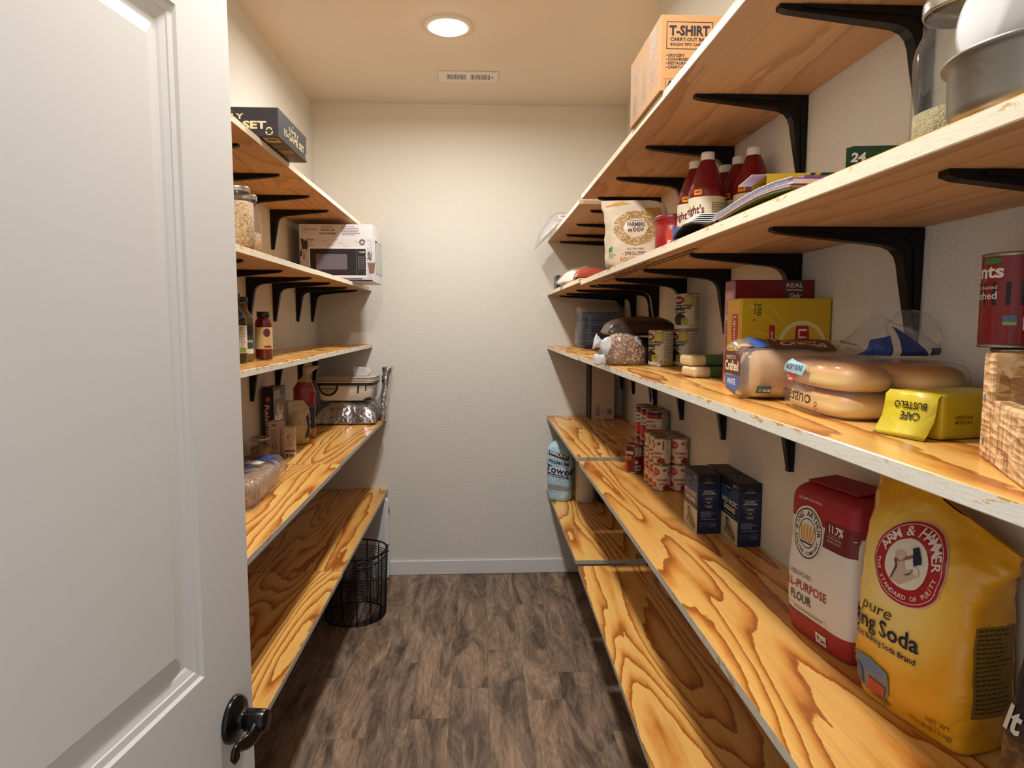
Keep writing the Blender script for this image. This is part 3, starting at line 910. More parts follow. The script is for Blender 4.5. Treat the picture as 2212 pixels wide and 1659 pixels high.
# oats bag
t = thing('oats_bag', 'cream paper bag of rolled oats with a grain ring print, standing on the second shelf', 'bag', (0.480, 2.085, Z2), math.radians(-10))
M_OATPAPER = crumpled('cream_paper_film', (224, 208, 184), 0.42, 0.0, 16, 0.35)
ob = superloft(interp_secs([(0.001, 0.0, 0, 0.080, 0.045, 3.0), (0.015, 0, 0, 0.088, 0.052, 3.0), (0.06, 0, 0, 0.092, 0.054, 2.8), (0.11, 0.0, 0, 0.092, 0.050, 2.6), (0.15, 0.0, 0.0, 0.094, 0.036, 2.6), (0.18, -0.004, 0.004, 0.098, 0.016, 2.6), (0.200, -0.016, 0.006, 0.090, 0.005, 2.6), (0.208, -0.030, 0.008, 0.074, 0.003, 2.6)], 34), 60, seed=2, amp=0.006, freq=20)
ob.build('bag_skin', M_OATPAPER, t)
bt = ob.bvh(); mp = bvh_map(bt, (-0.09, -0.06, 0), (1, 0, 0), (0, 0, 1))
BR, TAN = (74, 52, 36), (196, 150, 84)
it = [RING_(0.090, 0.118, 0.036, 0.064, (176, 136, 86), 0, 48, 0.82)]
rnd = random.Random(3)
for k in range(300):
    a, r = rnd.uniform(0, 6.283), rnd.uniform(0.036, 0.065)
    s = rnd.uniform(0.0022, 0.0036)
    it.append(E_(0.090 + r * math.cos(a), 0.118 + 0.82 * r * math.sin(a), s, s * 0.8, rnd.choice(((206, 170, 116), (150, 112, 66), (228, 200, 150))), 1, 6))
it += [TF('FARMERS', 0.064, 0.122, 0.052, 0.012, BR, 2, 0.02), TF('we KNOW', 0.066, 0.106, 0.048, 0.012, BR, 2, 0.02), TF('all ingredients from', 0.070, 0.138, 0.04, 0.004, BR, 2),
       TF('GLUTEN FREE', 0.064, 0.052, 0.050, 0.0055, (110, 86, 62), 1), TF('- SPROUTED -', 0.050, 0.036, 0.078, 0.0105, (120, 96, 70), 1, 0.01), TF('ROLLED OATS', 0.044, 0.018, 0.092, 0.012, TAN, 1, 0.02),
       E_(0.014, 0.052, 0.0025, 0.008, (70, 128, 62), 1, 12), E_(0.019, 0.055, 0.003, 0.009, (86, 148, 72), 1, 12),
       P_([(0.118, 0.182), (0.165, 0.182), (0.168, 0.158), (0.14, 0.150), (0.122, 0.160)], (206, 158, 82), 0), P_([(-0.004, 0.19), (0.05, 0.205), (0.075, 0.196), (0.0, 0.186)], (214, 160, 70), 0)]
it += LINES_(0.012, 0.040, 0.02, 4, 0.004, 0.0016, (90, 130, 80), 1, 5)
prints(t, mp, it, 0.008)

# red coffee canister
t = thing('coffee_canister', 'red plastic coffee canister beside the oats bag', 'canister', (0.556, 1.925, Z2), toward_cam(0.556, 1.925) + 0.25)
MB().lathe([(0.048, 0.0006), (0.0515, 0.004), (0.0515, 0.010), (0.050, 0.014), (0.0525, 0.018), (0.0525, 0.098), (0.0505, 0.102), (0.0505, 0.112), (0.0525, 0.116), (0.0525, 0.120)], 48).build('body', rgb(150, 24, 30, 0.35), t)
MB().lathe([(0.0535, 0.119), (0.054, 0.121), (0.054, 0.131), (0.052, 0.134), (0.045, 0.1345), (0.044, 0.132), (0.0, 0.132)], 48).build('lid', rgb(132, 20, 28, 0.4), t)
prints(t, cyl_map((0, 0), 0.0527, -math.pi / 2), [P_([(-0.036, 0.02), (0.036, 0.02), (0.036, 0.086), (0.033, 0.090), (-0.033, 0.090), (-0.036, 0.086)], (196, 62, 34), 0), TF('Folgers', -0.031, 0.045, 0.062, 0.017, WHITE, 1, 0.03), R_(-0.03, 0.039, 0.03, 0.0402, WHITE, 1), P_([(-0.006, 0.068), (0, 0.075), (0.006, 0.068), (0, 0.071)], (236, 200, 160), 1)], 0.006)

# red bottles with white caps
M_KETCHUP = rgb(118, 18, 28, 0.24)
t0 = None
bots = [(0.556, 1.650, 'red sauce bottle with white cap and cream label, orange price sticker, nearest the black folder'), (0.556, 1.742, 'red sauce bottle with white cap standing behind the price-stickered bottle'),
        (0.648, 1.597, 'red sauce bottle with white cap against the wall, nearest the pencil box'), (0.648, 1.688, 'red sauce bottle with white cap against the wall, middle of three'), (0.648, 1.779, 'red sauce bottle with white cap against the wall, farthest of three')]
for i, (x, y, lb) in enumerate(bots):
    rz = toward_cam(x, y) - 0.05 * i
    if i == 0:
        t = t0 = thing('sauce_bottle', lb, 'bottle', (x, y, Z2), rz, 'red sauce bottles')
        rr = 0.0435
        MB().lathe([(0.036, 0.0006), (0.041, 0.003), (rr, 0.010), (rr, 0.022), (rr - 0.001, 0.024), (rr - 0.001, 0.135), (rr, 0.137), (rr, 0.150), (0.041, 0.158), (0.0335, 0.180), (0.0245, 0.204), (0.0170, 0.222), (0.0150, 0.226)], 40).build('bottle', M_KETCHUP, t)
        MB().lathe([(0.0155, 0.223), (0.0162, 0.224), (0.0162, 0.240), (0.0150, 0.243), (0, 0.2435)], 32).build('cap', rgb(226, 222, 212, 0.4), t)
        MB().lathe([(rr + 0.0002, 0.026), (rr + 0.0002, 0.133)], 48, cap=False).build('paper_label', rgb(214, 206, 180, 0.5), t)
        mp = cyl_map((0, 0), rr + 0.0004, -math.pi / 2)
        it = [TF("right's", -0.058, 0.094, 0.052, 0.019, (92, 22, 26), 1, 0.02), E_(-0.018, 0.066, 0.018, 0.018, (196, 190, 172), 0, 24), E_(-0.018, 0.062, 0.011, 0.011, (216, 210, 194), 1, 20), R_(-0.03, 0.026, 0.06, 0.029, (110, 60, 50), 1)]
        it += LINES_(0.012, 0.116, 0.045, 8, 0.0052, 0.0022, (80, 70, 62), 1, 2) + LINES_(0.012, 0.066, 0.04, 4, 0.006, 0.003, (60, 50, 46), 1, 4)
        prints(t, mp, it, 0.006)
        prints(t, cyl_map((0, 0), rr + 0.0002, -math.pi / 2), [R_(-0.032, 0.137, -0.012, 0.150, (232, 150, 30), 0), R_(-0.028, 0.142, -0.016, 0.146, (120, 70, 20), 1)], 0.006)
    else:
        copy_tree(t0, (x, y, Z2), rz, lb)

# school papers, notebooks and drawing boxes at the shelf front
def sheet_stack(name, label, cat, x0, x1, ys, zs, thick, mat, group=None, parts=None):
    """bendable slab following the height curve (ys, zs)"""
    t = thing(name, label, cat, ((x0 + x1) / 2, ys[0], 0), 0, group)
    t.location.z = Z2
    cx = (x0 + x1) / 2; n = len(ys)
    def slab(a, b, z_add, th, m, nm):
        mb = MB(); vs = []; fs = []
        for y, z in zip(ys, zs):
            for xx in (a - cx, b - cx):
                vs.append((xx, y - ys[0], z - Z2 + z_add)); vs.append((xx, y - ys[0], z - Z2 + z_add + th))
        for i in range(n - 1):
            k = i * 4
            fs += [(k, k+2, k+6, k+4), (k+1, k+5, k+7, k+3), (k, k+4, k+5, k+1), (k+2, k+3, k+7, k+6)]
        fs += [(0, 1, 3, 2), (n*4-4, n*4-2, n*4-1, n*4-3)]
        mb.add(vs, fs).build(nm, m, t, fix=True)
    slab(x0, x1, 0, thick, mat, 'cover')
    return t, slab
ys = [0.87, 0.92, 0.97, 1.02, 1.07, 1.11, 1.15]
zs1 = [Z2 + 0.004, Z2 + 0.008, Z2 + 0.0095, Z2 + 0.008, Z2 + 0.005, Z2 + 0.002, Z2 + 0.0008]
t, slab = sheet_stack('paper_folder', 'green and pink paper folder at the bottom of the notebook pile', 'folder', 0.402, 0.51, ys, zs1, 0.003, rgb(86, 104, 66, 0.5))
slab(0.401, 0.51, 0.0032, 0.0012, rgb(220, 160, 140, 0.6), 'inner_sheet')
zs2 = [z + 0.0050 for z in zs1]
t, slab = sheet_stack('spiral_notebook', 'purple spiral notebook on top of the green folder', 'notebook', 0.404, 0.508, ys, zs2, 0.002, rgb(92, 62, 132, 0.4))
slab(0.406, 0.506, 0.0022, 0.006, rgb(228, 222, 224, 0.7), 'pages')
slab(0.404, 0.508, 0.0084, 0.0012, rgb(124, 76, 150, 0.4), 'front_cover')
wire = []
for i in range(len(ys) - 1):
    for k in range(90):
        f = (k / 90.0); y = ys[i] + (ys[i+1] - ys[i]) * f; z = zs2[i] + (zs2[i+1] - zs2[i]) * f
        a = k * 2 * math.pi / 9
        wire.append((0.404 + 0.0045 * math.cos(a) - t.location.x, y - ys[0], z + 0.005 + 0.0055 * math.sin(a) - Z2))
MB().tube(wire, 0.0007, 5).build('spiral_binding', rgb(214, 214, 220, 0.3), t)
# crumpled plastic tab and second thin notebook
ys3 = [0.88, 0.92, 0.96, 1.0, 1.04]
zs3 = [Z2 + 0.0190, Z2 + 0.0210, Z2 + 0.0222, Z2 + 0.0222, Z2 + 0.0212]
t, slab = sheet_stack('sketch_pad', 'lilac drawing pad lying under the pencil box', 'notebook', 0.425, 0.505, ys3, zs3, 0.005, rgb(150, 100, 168, 0.45))
# box of coloured pencils with an open end
pz = Z2 + 0.0335
t = thing('pencil_box', 'yellow and green cardboard box of coloured pencils with its end open', 'box', (0.505, 1.060, pz), math.radians(-10))
t.rotation_euler = (0, 0, math.radians(-8))
bw, bd, bh = 0.124, 0.086, 0.024
mb = MB()
th = 0.0008
mb.box(-bw/2, bw/2, -bd/2, bd/2, 0, th).box(-bw/2, bw/2, -bd/2, bd/2, bh - th, bh).box(-bw/2, bw/2, -bd/2, -bd/2 + th, th, bh - th).box(-bw/2, bw/2, bd/2 - th, bd/2, th, bh - th).box(bw/2 - th, bw/2, -bd/2 + th, bd/2 - th, th, bh - th)
mb.build('sleeve', rgb(218, 190, 34, 0.4), t)
prints(t, face_front(-bw/2, -bd/2, 0), [P_([(0.065, 0), (0.124, 0), (0.124, bh), (0.08, bh)], (30, 66, 42)), P_([(0.05, 0), (0.057, 0), (0.072, bh), (0.065, bh)], (30, 66, 42))])
MB().box(-bw/2 - 0.022, -bw/2, -bd/2, bd/2, bh - 0.002, bh - 0.0012).build('flap', rgb(222, 214, 196, 0.5), t)
pc = [(214, 120, 150), (150, 120, 190), (110, 180, 110), (200, 210, 90), (230, 190, 60), (90, 150, 190), (210, 110, 60), (190, 60, 60), (120, 190, 180), (230, 150, 90)]
for i in range(10):
    MB().lathe([(0.0, -bw/2 + 0.006), (0.0035, -bw/2 + 0.016), (0.0035, bw/2 - 0.01)], 8, (0, -bd/2 + 0.008 + i * 0.0082, 0.0065), frame=(Vector((0,1,0)), Vector((0,0,1)), Vector((1,0,0)))).build('pencil', rgb(*pc[i], 0.4), t)
    MB().lathe([(0.0, -bw/2 + 0.009), (0.0035, -bw/2 + 0.019), (0.0035, bw/2 - 0.01)], 8, (0, -bd/2 + 0.008 + i * 0.0082, 0.0155), frame=(Vector((0,1,0)), Vector((0,0,1)), Vector((1,0,0)))).build('pencil', rgb(*pc[(i + 4) % 10], 0.4), t)
# picture book leaning behind the notebooks
t = carton('picture_book', 'grey-backed picture book with bright cover behind the notebook pile', 'book', 0.470, 0.640, 1.16, 1.38, Z2, 0.022, rgb(122, 116, 104, 0.5))
prints(t, FT(t), [R_(0.002, 0.002, 0.168, 0.218, (210, 206, 200)), R_(0.01, 0.02, 0.09, 0.09, (70, 150, 186), 1), R_(0.06, 0.05, 0.15, 0.11, (222, 120, 60), 2)])
prints(t, FF(t), [R_(0.0, 0.003, 0.17, 0.019, (216, 212, 200)), R_(0.02, 0.004, 0.07, 0.018, (70, 150, 186), 1), R_(0.075, 0.004, 0.10, 0.018, (222, 120, 60), 1)])
# black folder with loose papers
ys4 = [1.13, 1.18, 1.23, 1.28, 1.33, 1.37, 1.40]
zs4 = [Z2 + 0.0008, Z2 + 0.004, Z2 + 0.012, Z2 + 0.020, Z2 + 0.022, Z2 + 0.016, Z2 + 0.004]
t, slab = sheet_stack('document_folder', 'black document folder stuffed with white papers at the front edge of the shelf', 'folder', 0.402, 0.462, ys4, zs4, 0.003, rgb(24, 24, 28, 0.35))
for q in range(5):
    zz4 = 0.0036 + q * 0.0034
    slab(0.4035 + 0.004 * q, 0.460, zz4, 0.0011, rgb(232, 230, 224, 0.7), 'paper_sheet')
MB().box(-0.03, 0.03, 0.265, 0.272, 0.0008, 0.030).build('blue_tab', rgb(60, 88, 150, 0.5), t)

# crayon box with hang tab
t = thing('crayon_box', 'dark green crayon box with a hang tab reading 24, standing beside the glass jar', 'box', (0.588, 0.945, Z2), math.radians(-8))
MB().box(-0.068, 0.052, -0.014, 0.014, 0.0005, 0.048).build('body', rgb(30, 72, 50, 0.4), t, bevel=0.001)
# hang tab: plate with a rounded slot
import itertools
slot = [(0.0 + 0.030 * spow(math.cos(a), 0.8), 0.064 + (0.006 + 0.003 * max(0, math.cos(a * 1.0)) * 0 + 0.0035 * max(0, 1 - abs(math.cos(a)) * 2.2)) * math.sin(a)) for a in [2 * math.pi * k / 36 for k in range(36)]]
def ring_outer(k):
    a = 2 * math.pi * k / 36; c, s = math.cos(a), math.sin(a)
    m = max(abs(c), abs(s)); return (-0.008 + 0.060 * c / m, 0.064 + 0.0165 * s / m)
mb = MB(); vs = []
for yy in (-0.0008, 0.0008):
    vs += [(ring_outer(k)[0], yy, ring_outer(k)[1]) for k in range(36)] + [(slot[k][0], yy, slot[k][1]) for k in range(36)]
fs = []
for k in range(36):
    k2 = (k + 1) % 36
    fs += [(k, k2, 36 + k2, 36 + k), (72 + k, 108 + k, 108 + k2, 72 + k2), (k, 72 + k, 72 + k2, k2), (36 + k, 36 + k2, 108 + k2, 108 + k)]
mb.add(vs, fs).build('hang_tab', rgb(26, 74, 52, 0.4), t, fix=True)
prints(t, face_front(-0.068, -0.0008, 0.0), [TF('24', 0.006, 0.059, 0.021, 0.012, WHITE, 1, 0.04, shear=0.15)])
prints(t, face_front(-0.068, -0.014, 0.0), [P_([(0.0, 0.0), (0.12, 0.0), (0.12, 0.02), (0.0, 0.035)], (214, 186, 40)), P_([(0.05, 0.03), (0.12, 0.022), (0.12, 0.046), (0.08, 0.046)], (196, 52, 44), 1)])

# glass preserving jars
def jar(label, loc, r, h, lid_r, fill_h, fill_mat, group=None, lid=True, rz=0.0):
    t = thing('glass_jar', label, 'jar', loc, rz, group)
    n = lid_r - 0.003
    prof = [(0.0, 0.002), (r - 0.012, 0.001), (r - 0.004, 0.003), (r, 0.010), (r, h * 0.66), (r - 0.002, h * 0.72), (r - 0.008, h * 0.80), (n + 0.002, h * 0.865), (n, h * 0.885), (n, h - 0.003)]
    MB().lathe(prof, 48, cap=False).build('glass', M_GLASS, t)
    if fill_h: MB().lathe([(0.0, 0.004), (r - 0.006, 0.004), (r - 0.0025, 0.012), (r - 0.0025, fill_h), (r - 0.01, fill_h + 0.003), (0.0, fill_h + 0.001)], 40, cap=False).build('contents', fill_mat, t)
    if lid:
        MB().lathe([(n + 0.0008, h * 0.905), (lid_r, h * 0.907), (lid_r + 0.0008, h * 0.92), (lid_r - 0.0004, h * 0.935), (lid_r + 0.0006, h * 0.95), (lid_r, h * 0.985), (lid_r - 0.002, h), (lid_r - 0.006, h + 0.0004), (lid_r - 0.0075, h - 0.0006), (0.0, h - 0.0004)], 48, cap=False).build('metal_lid', M_STEEL, t)
    # raised lettering band on the glass
    mb = MB()
    rn = random.Random(int(r * 1e5))
    for k in range(26):
        a = rn.uniform(-2.6, -0.6); z = h * rn.uniform(0.36, 0.62)
        mb.tube([(r * math.cos(a), r * math.sin(a), z), (r * math.cos(a + 0.06), r * math.sin(a + 0.06), z + rn.uniform(-0.006, 0.008))], 0.0009, 5)
    mb.build('raised_pattern', M_GLASS, t)
    return t
M_MILLET = speckle('pale_grain', [(150, 136, 92), (176, 160, 112), (128, 114, 74)], 420)
M_OATS = speckle('oat_grain', [(196, 150, 100), (222, 182, 130), (150, 104, 62), (230, 200, 156)], 260)
M_SEEDS = speckle('mixed_seeds', [(120, 92, 60), (170, 130, 84), (86, 62, 40)], 200)
jar('tall glass jar a third full of pale grain, beside the steel bowl', (0.512, 0.708, Z2), 0.0495, 0.170, 0.0425, 0.052, M_MILLET, 'glass jars')
# steel bowl and the white mug lying on it
t = thing('steel_bowl', 'worn steel bowl near the end of the second right-hand shelf', 'bowl', (0.474, 0.553, Z2))
MB().lathe([(0.0, 0.0008), (0.062, 0.0008), (0.070, 0.004), (0.0735, 0.012), (0.0745, 0.046), (0.0775, 0.049), (0.0795, 0.0505), (0.0795, 0.0525), (0.077, 0.0525), (0.0725, 0.049), (0.071, 0.014), (0.066, 0.005), (0.0, 0.0035)], 56, cap=False).build('bowl', crumpled('worn_steel', (150, 144, 132), 0.38, 0.85, 40, 0.08), t)
t = thing('white_mug', 'white ceramic mug lying on its side in the steel bowl', 'mug', (0.462, 0.556, Z2 + 0.0795))
fr = (Vector((0, 1, 0)), Vector((0, 0, 1)), Vector((1, 0, 0)))
MB().lathe([(0.0, -0.052), (0.024, -0.052), (0.033, -0.048), (0.0375, -0.036), (0.0385, -0.02), (0.0385, 0.05), (0.0365, 0.0515), (0.0355, 0.05), (0.0355, -0.040), (0.02, -0.047), (0.0, -0.047)], 44, frame=fr, cap=False).build('cup', rgb(232, 230, 226, 0.16), t)
MB().tube([(0.03, 0.036 * math.cos(a) * 0 + 0.037 + 0.022 * math.sin(a), 0.0) if False else (0.006 + 0.024 * math.cos(a), 0.036 + 0.022 * math.sin(a), 0.0) for a in [math.pi * k / 10 for k in range(11)]], 0.0045, 8).build('handle', rgb(232, 230, 226, 0.16), t)
def mug_map(u, v, off):
    a = -math.pi * 0.62 + v / 0.0385
    return Vector((u, (0.0385 + off) * math.sin(a) * 1.0, -(0.0385 + off) * math.cos(a) * -1.0)) if False else Vector((u, -(0.0385 + off) * math.cos(v / 0.0385), (0.0385 + off) * math.sin(v / 0.0385)))
prints(t, mug_map, [E_(0.014, 0.030, 0.020, 0.006, (72, 140, 186), 0, 20), E_(-0.002, 0.009, 0.009, 0.010, (200, 62, 58), 0, 18), E_(-0.020, -0.002, 0.008, 0.007, (170, 50, 56), 0, 16), E_(0.020, 0.011, 0.008, 0.010, (222, 186, 70), 0, 16), E_(0.008, 0.014, 0.008, 0.007, (150, 186, 208), 0, 14), R_(0.034, 0.008, 0.046, 0.018, (70, 74, 84), 0)], 0.005)

# ================================================================== right side, middle shelf
Z3 = ZR[3]
# stack of blue cloths in plastic
t = thing('folded_cloths', 'folded slate-blue cloths in a clear bag at the far end of the middle shelf', 'cloths', (0.660, 3.66, ZRB[3]))
rnd = random.Random(5)
for k in range(13):
    mb = superloft([(0.0, rnd.uniform(-.003, .003), 0, 0.112, 0.13, 7), (0.004, 0, 0, 0.116, 0.134, 7), (0.010, 0, 0, 0.116, 0.134, 7), (0.0138, 0, 0, 0.112, 0.13, 7)], 28)
    mb.v = [(x, y, z + 0.0012 + k * 0.0146) for x, y, z in mb.v]
    mb.build('cloth', rgb(*[(66, 94, 140), (58, 84, 130), (78, 104, 146)][k % 3], 0.85), t)
pl = superloft(interp_secs([(0.0008, 0, 0, 0.120, 0.142), (0.02, 0, 0, 0.134, 0.148), (0.10, 0, 0, 0.128, 0.143), (0.19, 0, 0, 0.128, 0.143), (0.215, -0.01, 0, 0.125, 0.12), (0.245, -0.03, 0, 0.09, 0.05)], 18), 40, e=5, seed=4, amp=0.008, freq=24)
pl.build('plastic_bag', M_FILM, t)
# dark bean bags
M_DARKBAG = crumpled('dark_brown_film', (60, 44, 36), 0.3, 0.0, 20, 0.4)
d1 = lying_pack('dark brown bag of black beans lying under another dark bag', 0.550, 2.305, Z3, 0.25, 0.23, 0.082, M_DARKBAG, 11, 0.05, 'bean_bag', cat='bag', q=0.4)
d2 = lying_pack('dark brown bag of black beans on top of the bean pile', 0.545, 2.285, Z3 + 0.090, 0.24, 0.22, 0.062, M_DARKBAG, 14, -0.06, 'bean_bag', cat='bag', q=0.4)
for o in (d1, d2): o['group'] = 'bags of beans'
# pinto bean bag
t = thing('bean_bag', 'clear plastic bag of speckled tan pinto beans with a white twisted end', 'bag', (0.4600, 2.112, Z3), 0.0, 'bags of beans')
t.scale = (0.86, 1.0, 1.0)
PW_, PL_, PH_ = 0.150, 0.085, 0.098
pin = superloft(interp_secs([(0.001, 0, 0, 0.066, 0.036, 2.6), (0.012, 0, 0, 0.072, 0.042, 2.6), (0.045, 0, 0, 0.072, 0.042, 2.4), (0.075, -0.006, 0, 0.058, 0.034, 2.2), (0.092, -0.012, 0, 0.035, 0.022, 2.0), (0.098, -0.016, 0, 0.012, 0.008, 2.0)], 20), 40, seed=6, amp=0.005, freq=26)
pin.build('bean_fill', rgb(120, 92, 70, 0.6), t)
rnd = random.Random(12); bt = pin.bvh(); beans = MB()
for k in range(420):
    a = rnd.uniform(math.pi * 0.85, math.pi * 2.12); z = rnd.uniform(0.004, 0.092)
    d = Vector((math.cos(a) * 1.0, math.sin(a) * 0.7, rnd.uniform(0, 0.5))).normalized()
    hit, nn, _, _ = bt.ray_cast(Vector((0, 0, z)) + d * 0.3, -d)
    if hit is None: continue
    ax = Vector((rnd.uniform(-1, 1), rnd.uniform(-1, 1), rnd.uniform(-1, 1))).cross(nn).normalized(); bx = nn.cross(ax)
    vs = []; fs = []
    for i, (rr, zz_) in enumerate(((0.0, -1.0), (0.7, -0.65), (1.0, 0.0), (0.7, 0.65), (0.0, 1.0))):
        for q in range(6):
            an = q * math.pi / 3
            vs.append(hit + ax * (0.0058 * zz_) + bx * (0.0036 * rr * math.cos(an)) + nn * (0.0026 * rr * math.sin(an)))
    for i in range(4):
        for q in range(6):
            fs.append((i*6+q, i*6+(q+1) % 6, (i+1)*6+(q+1) % 6, (i+1)*6+q))
    beans.add(vs, fs, rnd.randrange(3), True)
bo = beans.build('beans', [rgb(176, 136, 104, 0.35), rgb(146, 106, 78, 0.35), rgb(196, 160, 128, 0.35)], t); bo['kind'] = 'stuff'
sk = superloft(interp_secs([(0.0008, 0, 0, 0.070, 0.040, 2.6), (0.012, 0, 0, 0.0775, 0.047, 2.6), (0.045, 0, 0, 0.078, 0.047, 2.4), (0.078, -0.006, 0, 0.063, 0.040, 2.2), (0.098, -0.012, 0, 0.04, 0.026, 2.0), (0.104, -0.016, 0, 0.014, 0.010, 2.0)], 20), 40, seed=7, amp=0.006, freq=30)
sk.build('plastic_film', M_FILM, t)
tw = superloft(interp_secs([(0.0, 0.0, 0, 0.030, 0.026), (0.02, 0, 0, 0.024, 0.02), (0.034, 0, 0, 0.012, 0.01), (0.05, 0, 0, 0.022, 0.016), (0.058, 0, 0, 0.026, 0.014)], 14), 22, e=2, seed=9, amp=0.007, freq=60)
tw.xform(Matrix.Translation((-0.058, -0.002, 0.058)) @ Matrix.Rotation(math.radians(-72), 4, 'Y'))
tw.build('twisted_end', film('white_crinkled_film', (0.95, 0.95, 0.95), 0.75, 0.2, 0.8, 60), t)
tw2 = superloft(interp_secs([(0.0, 0.0, 0, 0.020, 0.016), (0.02, 0, 0, 0.016, 0.014), (0.04, 0, 0, 0.018, 0.010), (0.05, 0, 0, 0.006, 0.005)], 10), 18, e=2, seed=19, amp=0.005, freq=60)
tw2.xform(Matrix.Translation((-0.066, 0.006, 0.02)) @ Matrix.Rotation(math.radians(-96), 4, 'Y'))
tw2.build('twisted_end', bpy.data.materials['white_crinkled_film'], t)
prints(t, bvh_map(sk.bvh(), (0.03, -0.06, 0.074), (1, 0, 0.05), (0, 0, 1)), [R_(0, 0, 0.032, 0.016, (206, 202, 196), 1)] + BARS_(0.006, 0.003, 0.018, 0.008, (60, 56, 54), 2, 3), 0.006)

# bean cans with cream and olive labels
CANR, CANH = 0.0375, 0.111
def bean_items():
    it = [R_(-0.118, 0.005, 0.118, 0.106, (206, 200, 184), 0), R_(-0.006, 0.070, 0.022, 0.105, (160, 158, 72), 1), E_(0.008, 0.088, 0.012, 0.012, (186, 182, 96), 2, 18),
          E_(-0.026, 0.090, 0.019, 0.0125, (116, 24, 28), 2, 24), TF('S&W', -0.040, 0.085, 0.028, 0.010, CREAM, 3, 0.02, shear=0.2), R_(-0.044, 0.064, 0.012, 0.076, (26, 20, 20), 2), TF('BLACK BEANS', -0.043, 0.067, 0.052, 0.0065, CREAM, 3, 0.01),
          R_(-0.044, 0.050, -0.004, 0.0638, (40, 66, 42), 2), TF('organic', -0.040, 0.054, 0.034, 0.007, CREAM, 3, 0.01, shear=0.3), E_(-0.022, 0.032, 0.022, 0.018, (34, 22, 24), 1, 22),
          P_([(-0.004, 0.050), (-0.002, 0.053), (0.020, 0.078), (0.022, 0.076)], (140, 132, 116), 1),
          P_([(-0.012, 0.014), (0.004, 0.014), (0.007, 0.020), (0.007, 0.030), (0.004, 0.036), (-0.012, 0.036), (-0.015, 0.030), (-0.015, 0.020)], (168, 178, 70), 2),
          R_(0.024, 0.006, 0.058, 0.104, (196, 190, 172), 1), RING_(0.016, 0.014, 0.0018, 0.0032, (40, 40, 40), 2, 12), R_(0.024, 0.006, 0.058, 0.018, (196, 168, 70), 2)]
    for k in range(6): it.append(E_(-0.03 + 0.003 * k + 0.004 * (k % 3), 0.024 + 0.004 * (k % 4), 0.0055, 0.0034, (62, 42, 44), 2, 10))
    it += LINES_(-0.010, 0.031, 0.013, 4, 0.0048, 0.0016, (50, 60, 30), 3, 2)
    it += [TF('Nutrition Facts', 0.026, 0.097, 0.03, 0.0042, (30, 30, 30), 2, 0.03)] + LINES_(0.026, 0.091, 0.030, 13, 0.0055, 0.0022, (60, 58, 54), 2, 3)
    return it
gB = 'cans of black beans'
c0 = can('cream and olive bean can standing alone in front, left of the two-can stack', (0.560, 2.055, Z3), CANR, CANH, rgb(206, 200, 184, 0.35), bean_items(), group=gB)
c0.rotation_euler.z -= 0.38
rz0 = c0.rotation_euler.z
copy_tree(c0, (0.638, 2.060, Z3), rz0 - 0.05, 'cream and olive bean can at the bottom of the two-can stack', gB)
copy_tree(c0, (0.640, 2.058, Z3 + CANH + 0.0004), rz0 + 0.30, 'cream and olive bean can on top of the two-can stack', gB)

# two flat packets with green bands
M_CREAMP = rgb(218, 190, 140, 0.4)
for i in range(2):
    t = thing('pasta_packet', ('flat cream packet with a green band, lower of two beside the bean cans' if i == 0 else 'flat cream packet with a green band, upper of two beside the bean cans'), 'packet', (0.585, 1.635 + 0.02 * i, Z3 + i * 0.0268), math.radians(6 - 5 * i), 'cream packets with green bands')
    mb = MB().box(-0.075, 0.075, -0.04, 0.04, 0.0006, 0.026)
    mb.build('packet', M_CREAMP, t, bevel=0.008, seg=3)
    MB().box(-0.040, 0.036, -0.0405, 0.0405, 0.0003, 0.0264).build('green_band', rgb(78, 106, 72, 0.4), t, bevel=0.008, seg=3)
    m2 = pillow(0.10, 0.085, 0.034, seed=30 + i, amp=0.008, freq=40, q=0.3)
    m2.v = [(x + 0.058, y, z + 0.0005) for x, y, z in m2.v]
    if i == 1: m2.build('plastic_wrap', film('amber_cellophane', (0.95, 0.88, 0.72), 0.10, 0.1, 0.9, 40), t)

# red cereal box
t = carton('cereal_box', 'dark red cereal box with a brown corner panel, standing behind the yellow tea box', 'box', 0.530, 0.697, 1.380, 1.437, Z3, 0.220, rgb(128, 24, 30, 0.38))
w, h = 0.167, 0.220
prints(t, FF(t), [R_(0.106, 0.150, 0.145, 0.2198, (84, 62, 54)), TF('REAL', 0.107, 0.206, 0.036, 0.009, (226, 214, 196), 1, 0.02), R_(0.108, 0.199, 0.142, 0.2025, (190, 170, 150), 1), TF('Only', 0.114, 0.184, 0.024, 0.010, WHITE, 1, 0.02, shear=0.2), TF('REAL', 0.110, 0.166, 0.032, 0.011, WHITE, 1, 0.03)])
prints(t, FL(t), [R_(0.0, 0.004, 0.057, 0.2, (196, 132, 128)), R_(0.0, 0.004, 0.057, 0.055, (196, 60, 70), 1), E_(0.028, 0.186, 0.02, 0.010, (214, 164, 158), 1), TF('Only', 0.014, 0.155, 0.026, 0.008, WHITE, 2, 0.02, shear=0.2), TF('REAL', 0.008, 0.138, 0.042, 0.012, WHITE, 2, 0.03), TF('100%', 0.012, 0.036, 0.034, 0.010, WHITE, 2, 0.02)] + LINES_(0.008, 0.126, 0.042, 11, 0.0062, 0.0022, (120, 60, 60), 2, 4))
MB().box(-w/2, w/2, -0.0285, 0.0285, h + 0.0002, h + 0.001).build('top_flap', rgb(96, 34, 34, 0.5), t)

